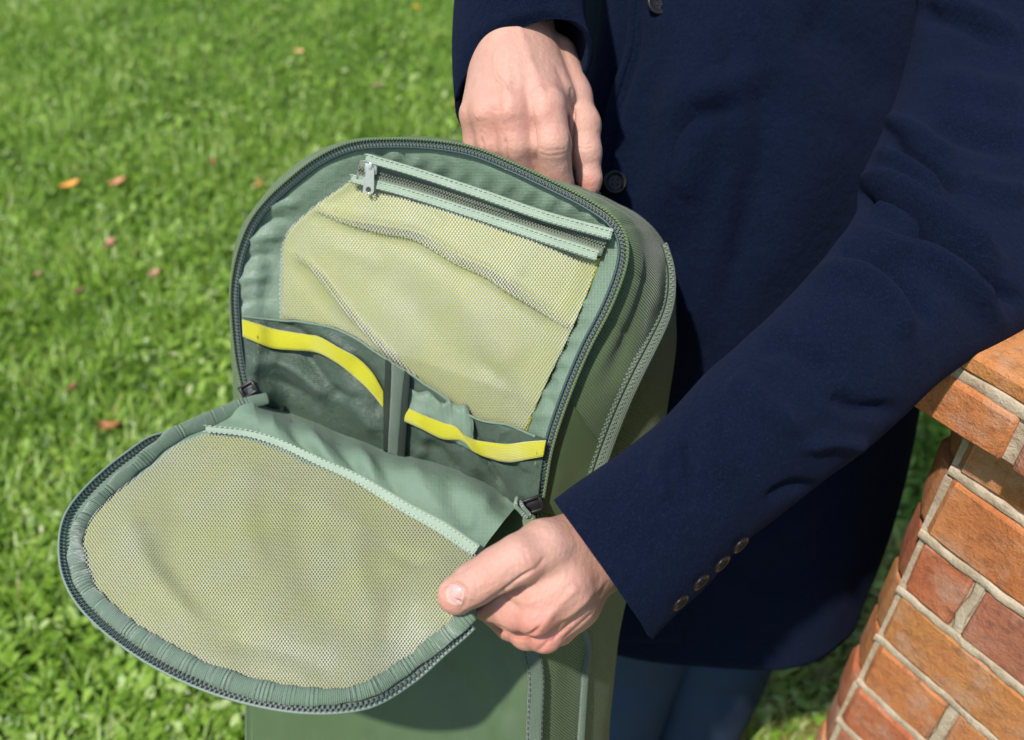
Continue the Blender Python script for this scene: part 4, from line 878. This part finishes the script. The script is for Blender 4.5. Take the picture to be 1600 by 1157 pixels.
    G = cr(rg, 90); N = np.cross(np.gradient(G, axis=0), np.gradient(G, axis=1)); N /= np.linalg.norm(N, axis=-1)[..., None]; N *= np.sign(((G-G.mean(1, keepdims=True))*N).sum(-1).mean())
    V = G.reshape(-1, 3); Nf = N.reshape(-1, 3); V = V+Nf*(noise(V, 22)*.0022)[:, None]; V = strokes(V, Nf, [([(735, 60), (780, 35), (830, 22)], 8, 1.5), ([(870, 0), (890, 60), (905, 100)], 12, 2), ([(850, -10), (862, 20), (870, 35)], 8, -2)])
    mk('sleeve', V, gfaces(90, 61), MW, co, solid=.0045, off=0)
    return co
coat_o = coat()

def hands():
    c = chain; d1 = .0045
    # upper hand: back of the hand to the viewer, fingers hooked down into the carry loop
    back = c((808, -30, .80, 60), (806, 60, .748, 57), (812, 110, .722, 50)) + c((790, 75, .735, 50), (848, 165, .692, 34)) + c((800, 70, .73, 48), (797, 168, .690, 33)) + c((795, 80, .735, 46), (763, 172, .700, 30)) + c((785, 80, .745, 44), (745, 176, .715, 26)) + c((830, 90, .735, 44), (862, 150, .715, 36))
    g1 = [(.012, back), (.004, c((853, 172, .690, 32), (862, 225, .690, 29.5), (868, 290, .712, 27.5), (872, 310, .755, 25))), (.004, c((800, 176, .688, 31), (806, 225, .694, 28), (814, 285, .716, 27), (830, 300, .76, 25))),
          (.004, c((765, 180, .698, 29), (770, 225, .706, 26), (778, 265, .73, 25), (795, 285, .765, 24))), (.004, c((744, 183, .713, 25), (748, 225, .722, 23), (757, 262, .745, 22), (775, 275, .775, 21))),
          (.008, c((866, 90, .748, 36), (893, 150, .735, 29), (911, 195, .728, 25), (915, 238, .725, 22.5), (921, 280, .727, 17), (922, 292, .728, 14)))]
    H = []
    def build(groups, kg, S, red, h=.00115):
        V, Q, N = nets(groups, kg, h); V = strokes(V, N, S); r = np.zeros(len(V)); q = pj(V)
        for x, y, s, a in red: r += a*np.exp(-((q[:, 0]-x)**2+(q[:, 1]-y)**2)/s**2)
        return V, Q, np.clip(r*.8, 0, 1)
    S1 = [([(833, 185), (836, 220), (838, 260), (840, 290)], 2.2, -2.2), ([(788, 215), (792, 240), (797, 262)], 2.2, -2.0), ([(752, 215), (756, 235), (762, 245)], 2.2, -1.6), ([(893, 140), (896, 180), (893, 215), (892, 270)], 2.6, -2.2),
          ([(776, 120), (788, 134), (792, 146)], 3, 1.2), ([(784, 146), (792, 136), (797, 128)], 3, .7), ([(772, 80), (774, 115), (780, 128)], 3, 1.0), ([(826, 152), (840, 141), (850, 138)], 3.5, 1.1),
          ([(850, 168), (846, 178), (835, 182)], 12, 1.6), ([(797, 172), (792, 180), (785, 180)], 11, 1.3), ([(757, 176), (750, 182), (745, 186)], 10, 1.0), ([(822, 120), (825, 150), (826, 175)], 8, -1.2), ([(776, 140), (778, 160), (779, 178)], 7, -1.0), ([(806, 30), (835, 110), (848, 150)], 7, 1.0), ([(790, 60), (795, 130), (798, 160)], 6, .7),
          ([(900, 222), (912, 226), (925, 224)], 1.8, -.5), ([(901, 230), (912, 233), (926, 231)], 1.8, -.5), ([(842, 232), (858, 236), (884, 232)], 1.8, -.45), ([(843, 240), (860, 244), (885, 240)], 1.8, -.4), ([(868, 100), (885, 140), (896, 175)], 5, -1.2)]
    V1, Q1, r1 = build(g1, .005, S1, [(770, 185, 40, .35), (850, 180, 45, .35), (922, 285, 14, .9), (745, 205, 30, .3), (870, 290, 20, .4), (800, 200, 30, .3)])
    # lower hand: thumb on top of the flap, fingers curled beneath
    thumb = c((1010, 800, .645, 58), (925, 842, .612, 50), (850, 856, .580, 42), (812, 873, .568, 36.5), (778, 890, .566, 33.5), (742, 912, .566, 32), (714, 930, .571, 31))
    back2 = c((1010, 850, .66, 62), (915, 872, .613, 52)) + c((915, 872, .608, 46), (880, 915, .585, 40), (835, 965, .577, 27)) + c((920, 880, .615, 44), (890, 940, .602, 36), (853, 990, .596, 27)) + c((922, 890, .63, 40), (900, 945, .622, 32), (875, 985, .618, 22)) + c((925, 895, .645, 36), (905, 955, .64, 26)) + c((868, 880, .588, 40), (845, 925, .583, 34)) + c((850, 900, .588, 34), (805, 930, .592, 22), (768, 945, .602, 17))
    g2 = [(.012, back2), (.006, thumb), (.006, c((838, 962, .578, 28), (800, 958, .590, 25), (762, 946, .604, 22), (742, 940, .622, 19), (735, 935, .64, 17))),
          (.004, c((850, 992, .598, 27), (822, 990, .610, 24), (795, 978, .628, 21), (770, 960, .640, 19))), (.004, c((872, 985, .622, 22), (850, 985, .635, 22), (815, 975, .648, 19), (790, 960, .655, 17))), (.004, c((900, 960, .642, 22), (870, 970, .655, 20), (830, 965, .662, 17)))]
    S2 = [([(722, 961), (748, 949), (770, 935), (792, 919), (815, 902), (838, 889)], 2.6, -2.6), ([(838, 888), (846, 880), (852, 872)], 3.5, -1.0), ([(786, 921), (790, 930), (796, 940)], 2.4, -1.6), ([(795, 925), (815, 940), (840, 938)], 7, 1.3), ([(800, 940), (815, 955), (840, 955)], 5, -.8),
          ([(845, 975), (832, 991), (810, 996), (788, 986), (772, 978)], 3.0, -2.6), ([(862, 955), (852, 972), (835, 982)], 7, 1.4), ([(862, 1002), (880, 985), (905, 962), (935, 935)], 2.6, -1.6), ([(880, 1000), (900, 982), (930, 955)], 2.4, -1.2), ([(868, 985), (890, 962), (925, 930), (945, 905)], 4.5, 1.2), ([(858, 965), (880, 940), (905, 915)], 6, .9),
          ([(836, 1022), (850, 1010), (858, 1000)], 3.5, -1.2), ([(795, 868), (802, 880), (806, 895)], 1.6, -.4), ([(805, 862), (812, 875), (816, 888)], 1.6, -.35), ([(815, 855), (822, 870), (826, 884)], 1.6, -.35)]
    for i, x in enumerate((741, 748, 755, 761, 768)): S2.append(([(x-6, 892-i*2), (x+2, 906-i*2), (x+5, 922-i*3), (x+4, 932-i*4)], 1.5, -.55))
    for i in range(7): S2.append(([(802+i*7, 950+i*2), (812+i*8, 945), (822+i*8, 930-i*2), (828+i*8, 915-i*3)], 1.6, -.28))
    for i in range(5): S2.append(([(782+i*9, 968+i), (795+i*9, 962-i*2), (805+i*9, 952-i*3)], 1.6, -.28))
    S2 += [([(688, 926), (694, 916), (706, 911), (719, 914), (728, 925), (728, 940), (720, 954)], 2.6, -1.1), ([(694, 908), (708, 904), (724, 908), (734, 922), (733, 942)], 4.5, .45)]
    V2, Q2, r2 = build(g2, .005, S2, [(690, 945, 22, .6), (720, 958, 20, .4), (755, 905, 30, .35), (840, 890, 25, .35), (840, 975, 40, .55), (800, 985, 30, .5), (760, 955, 30, .4), (880, 990, 40, .45), (845, 1012, 25, .5), (930, 930, 40, .3), (840, 1000, 40, .4)])
    # the rest of the body under the clothes
    b = lambda *p: [(np.array(p[i][:3]), p[i][3], np.array(p[i+1][:3]), p[i+1][3]) for i in range(len(p)-1)]
    wr1 = un(np.array([808, -30, .80])); wr2 = un(np.array([1010, 825, .652])); el2 = un(np.array([1500, 440, .76])); sh2 = un(np.array([1530, -330, .98])); sh1 = un(np.array([880, -420, 1.0])); el1 = un(np.array([800, -330, .86]))
    ch = un(np.array([1180, -200, .96])); wa = un(np.array([1160, 450, 1.04])); hp = un(np.array([1120, 860, 1.16])); ft = np.array(person.location)
    L1 = on_ground(1050, 1100, 0); lg1 = [(hp[0]-.07, hp[1]+.02, hp[2]-.02, .08), (hp[0]-.085, hp[1]+.03, .46, .055), (hp[0]-.09, hp[1]+.05, .06, .04), (hp[0]-.09, hp[1]-.06, .06, .035)]
    lg2 = [(hp[0]+.06, hp[1]+.03, hp[2]-.02, .08), (hp[0]+.055, hp[1]+.05, .46, .055), (hp[0]+.06, hp[1]+.07, .06, .04), (hp[0]+.07, hp[1]-.04, .06, .035)]
    body = [(.05, b((*ch, .10), (*wa, .09), (*hp, .10)) + b((*sh1, .06), (*sh2, .06)) + b((*sh1, .05), (*el1, .042), (*wr1, .026)) + b((*sh2, .055), (*el2, .042), (*wr2, .028)) + b(*lg1) + b(*lg2) + b((*(ch+np.array([0, 0, .10])), .06), (*(ch+np.array([0, 0, .24])), .055)))]
    V3, Q3, _ = nets(body, .02, .012)
    V = np.concatenate([V1, V2, V3]); Q = np.concatenate([Q1, Q2+len(V1), Q3+len(V1)+len(V2)]); r = np.concatenate([r1, r2, np.zeros(len(V3))])
    bo = mk('body', V, Q, MS, person, att={'red': r})
    # thumbnail
    cx, cy = 707, 934; nu, nv = 14, 28; G = np.zeros((nu, nv, 2)); la, sa = np.array([-.42, .91]), np.array([.91, .42])
    for i, rr in enumerate(np.linspace(0.02, 1, nu)):
        for j, t in enumerate(np.linspace(0, 2*np.pi, nv)):
            G[i, j] = np.array([cx, cy])+rr*(sa*18.5*np.sign(math.cos(t))*abs(math.cos(t))**.8+la*22.5*np.sign(math.sin(t))*abs(math.sin(t))**.8)
    q = G.reshape(-1, 2); dd = surf_depth(V2, q, k=6, lift=.0019); X = (q-[cx, cy])/20; Am = np.stack([np.ones(len(X)), X[:, 0], X[:, 1], X[:, 0]**2, X[:, 1]**2, X[:, 0]*X[:, 1]], 1)
    dd = np.minimum(Am@np.linalg.lstsq(Am, dd, rcond=None)[0], dd+.0012).reshape(nu, nv)+.0010*np.linspace(0, 1, nu)[:, None]**8
    sheet('fingernail', un(np.concatenate([G, dd[..., None]], -1)), MNl, bo, solid=.0006)
    # jeans and shoes
    for lg in (lg1, lg2):
        P = cr(np.array([p[:3] for p in lg[:3]]), 50); P[:, 1] -= .01; T = np.gradient(P, axis=0); t = np.linspace(0, 1, 50); r = .105-.038*t; q = np.linspace(0, 2*np.pi, 40, endpoint=False)
        G = P[:, None]+r[:, None, None]*(np.cos(q)[None, :, None]*np.array([1., 0, 0])+np.sin(q)[None, :, None]*np.array([0, 1., 0])); G = G+noise(G, 16)[..., None]*.006
        L = np.linspace(0, .8, 50); mk('jeans_leg', G.reshape(-1, 3), gfaces(50, 40, True), MJ, person, uv=np.stack(np.meshgrid(L, q*.08, indexing='ij'), -1).reshape(-1, 2), solid=.002)
        f = P[-1]; prof = [(0, .05, .035), (-.05, .055, .04), (-.12, .042, .045), (-.19, .026, .045), (-.235, .012, .03)]; rings = []
        for yy, hh, ww in [(.06, .045, .03)]+prof: rings.append([[f[0]+ww*math.cos(a), f[1]+yy, .006+hh*max(0, math.sin(a)+.05)*1.1+.012] for a in np.linspace(0, 2*np.pi, 20, endpoint=False)])
        R_ = cr(np.array(rings), 24); Fq = gfaces(24, 20, True).tolist()+[list(range(20)), list(range(23*20, 24*20))]; mk('shoe', R_.reshape(-1, 3), Fq, plain('brown_leather', (.06, .03, .018), .4), person)
hands()
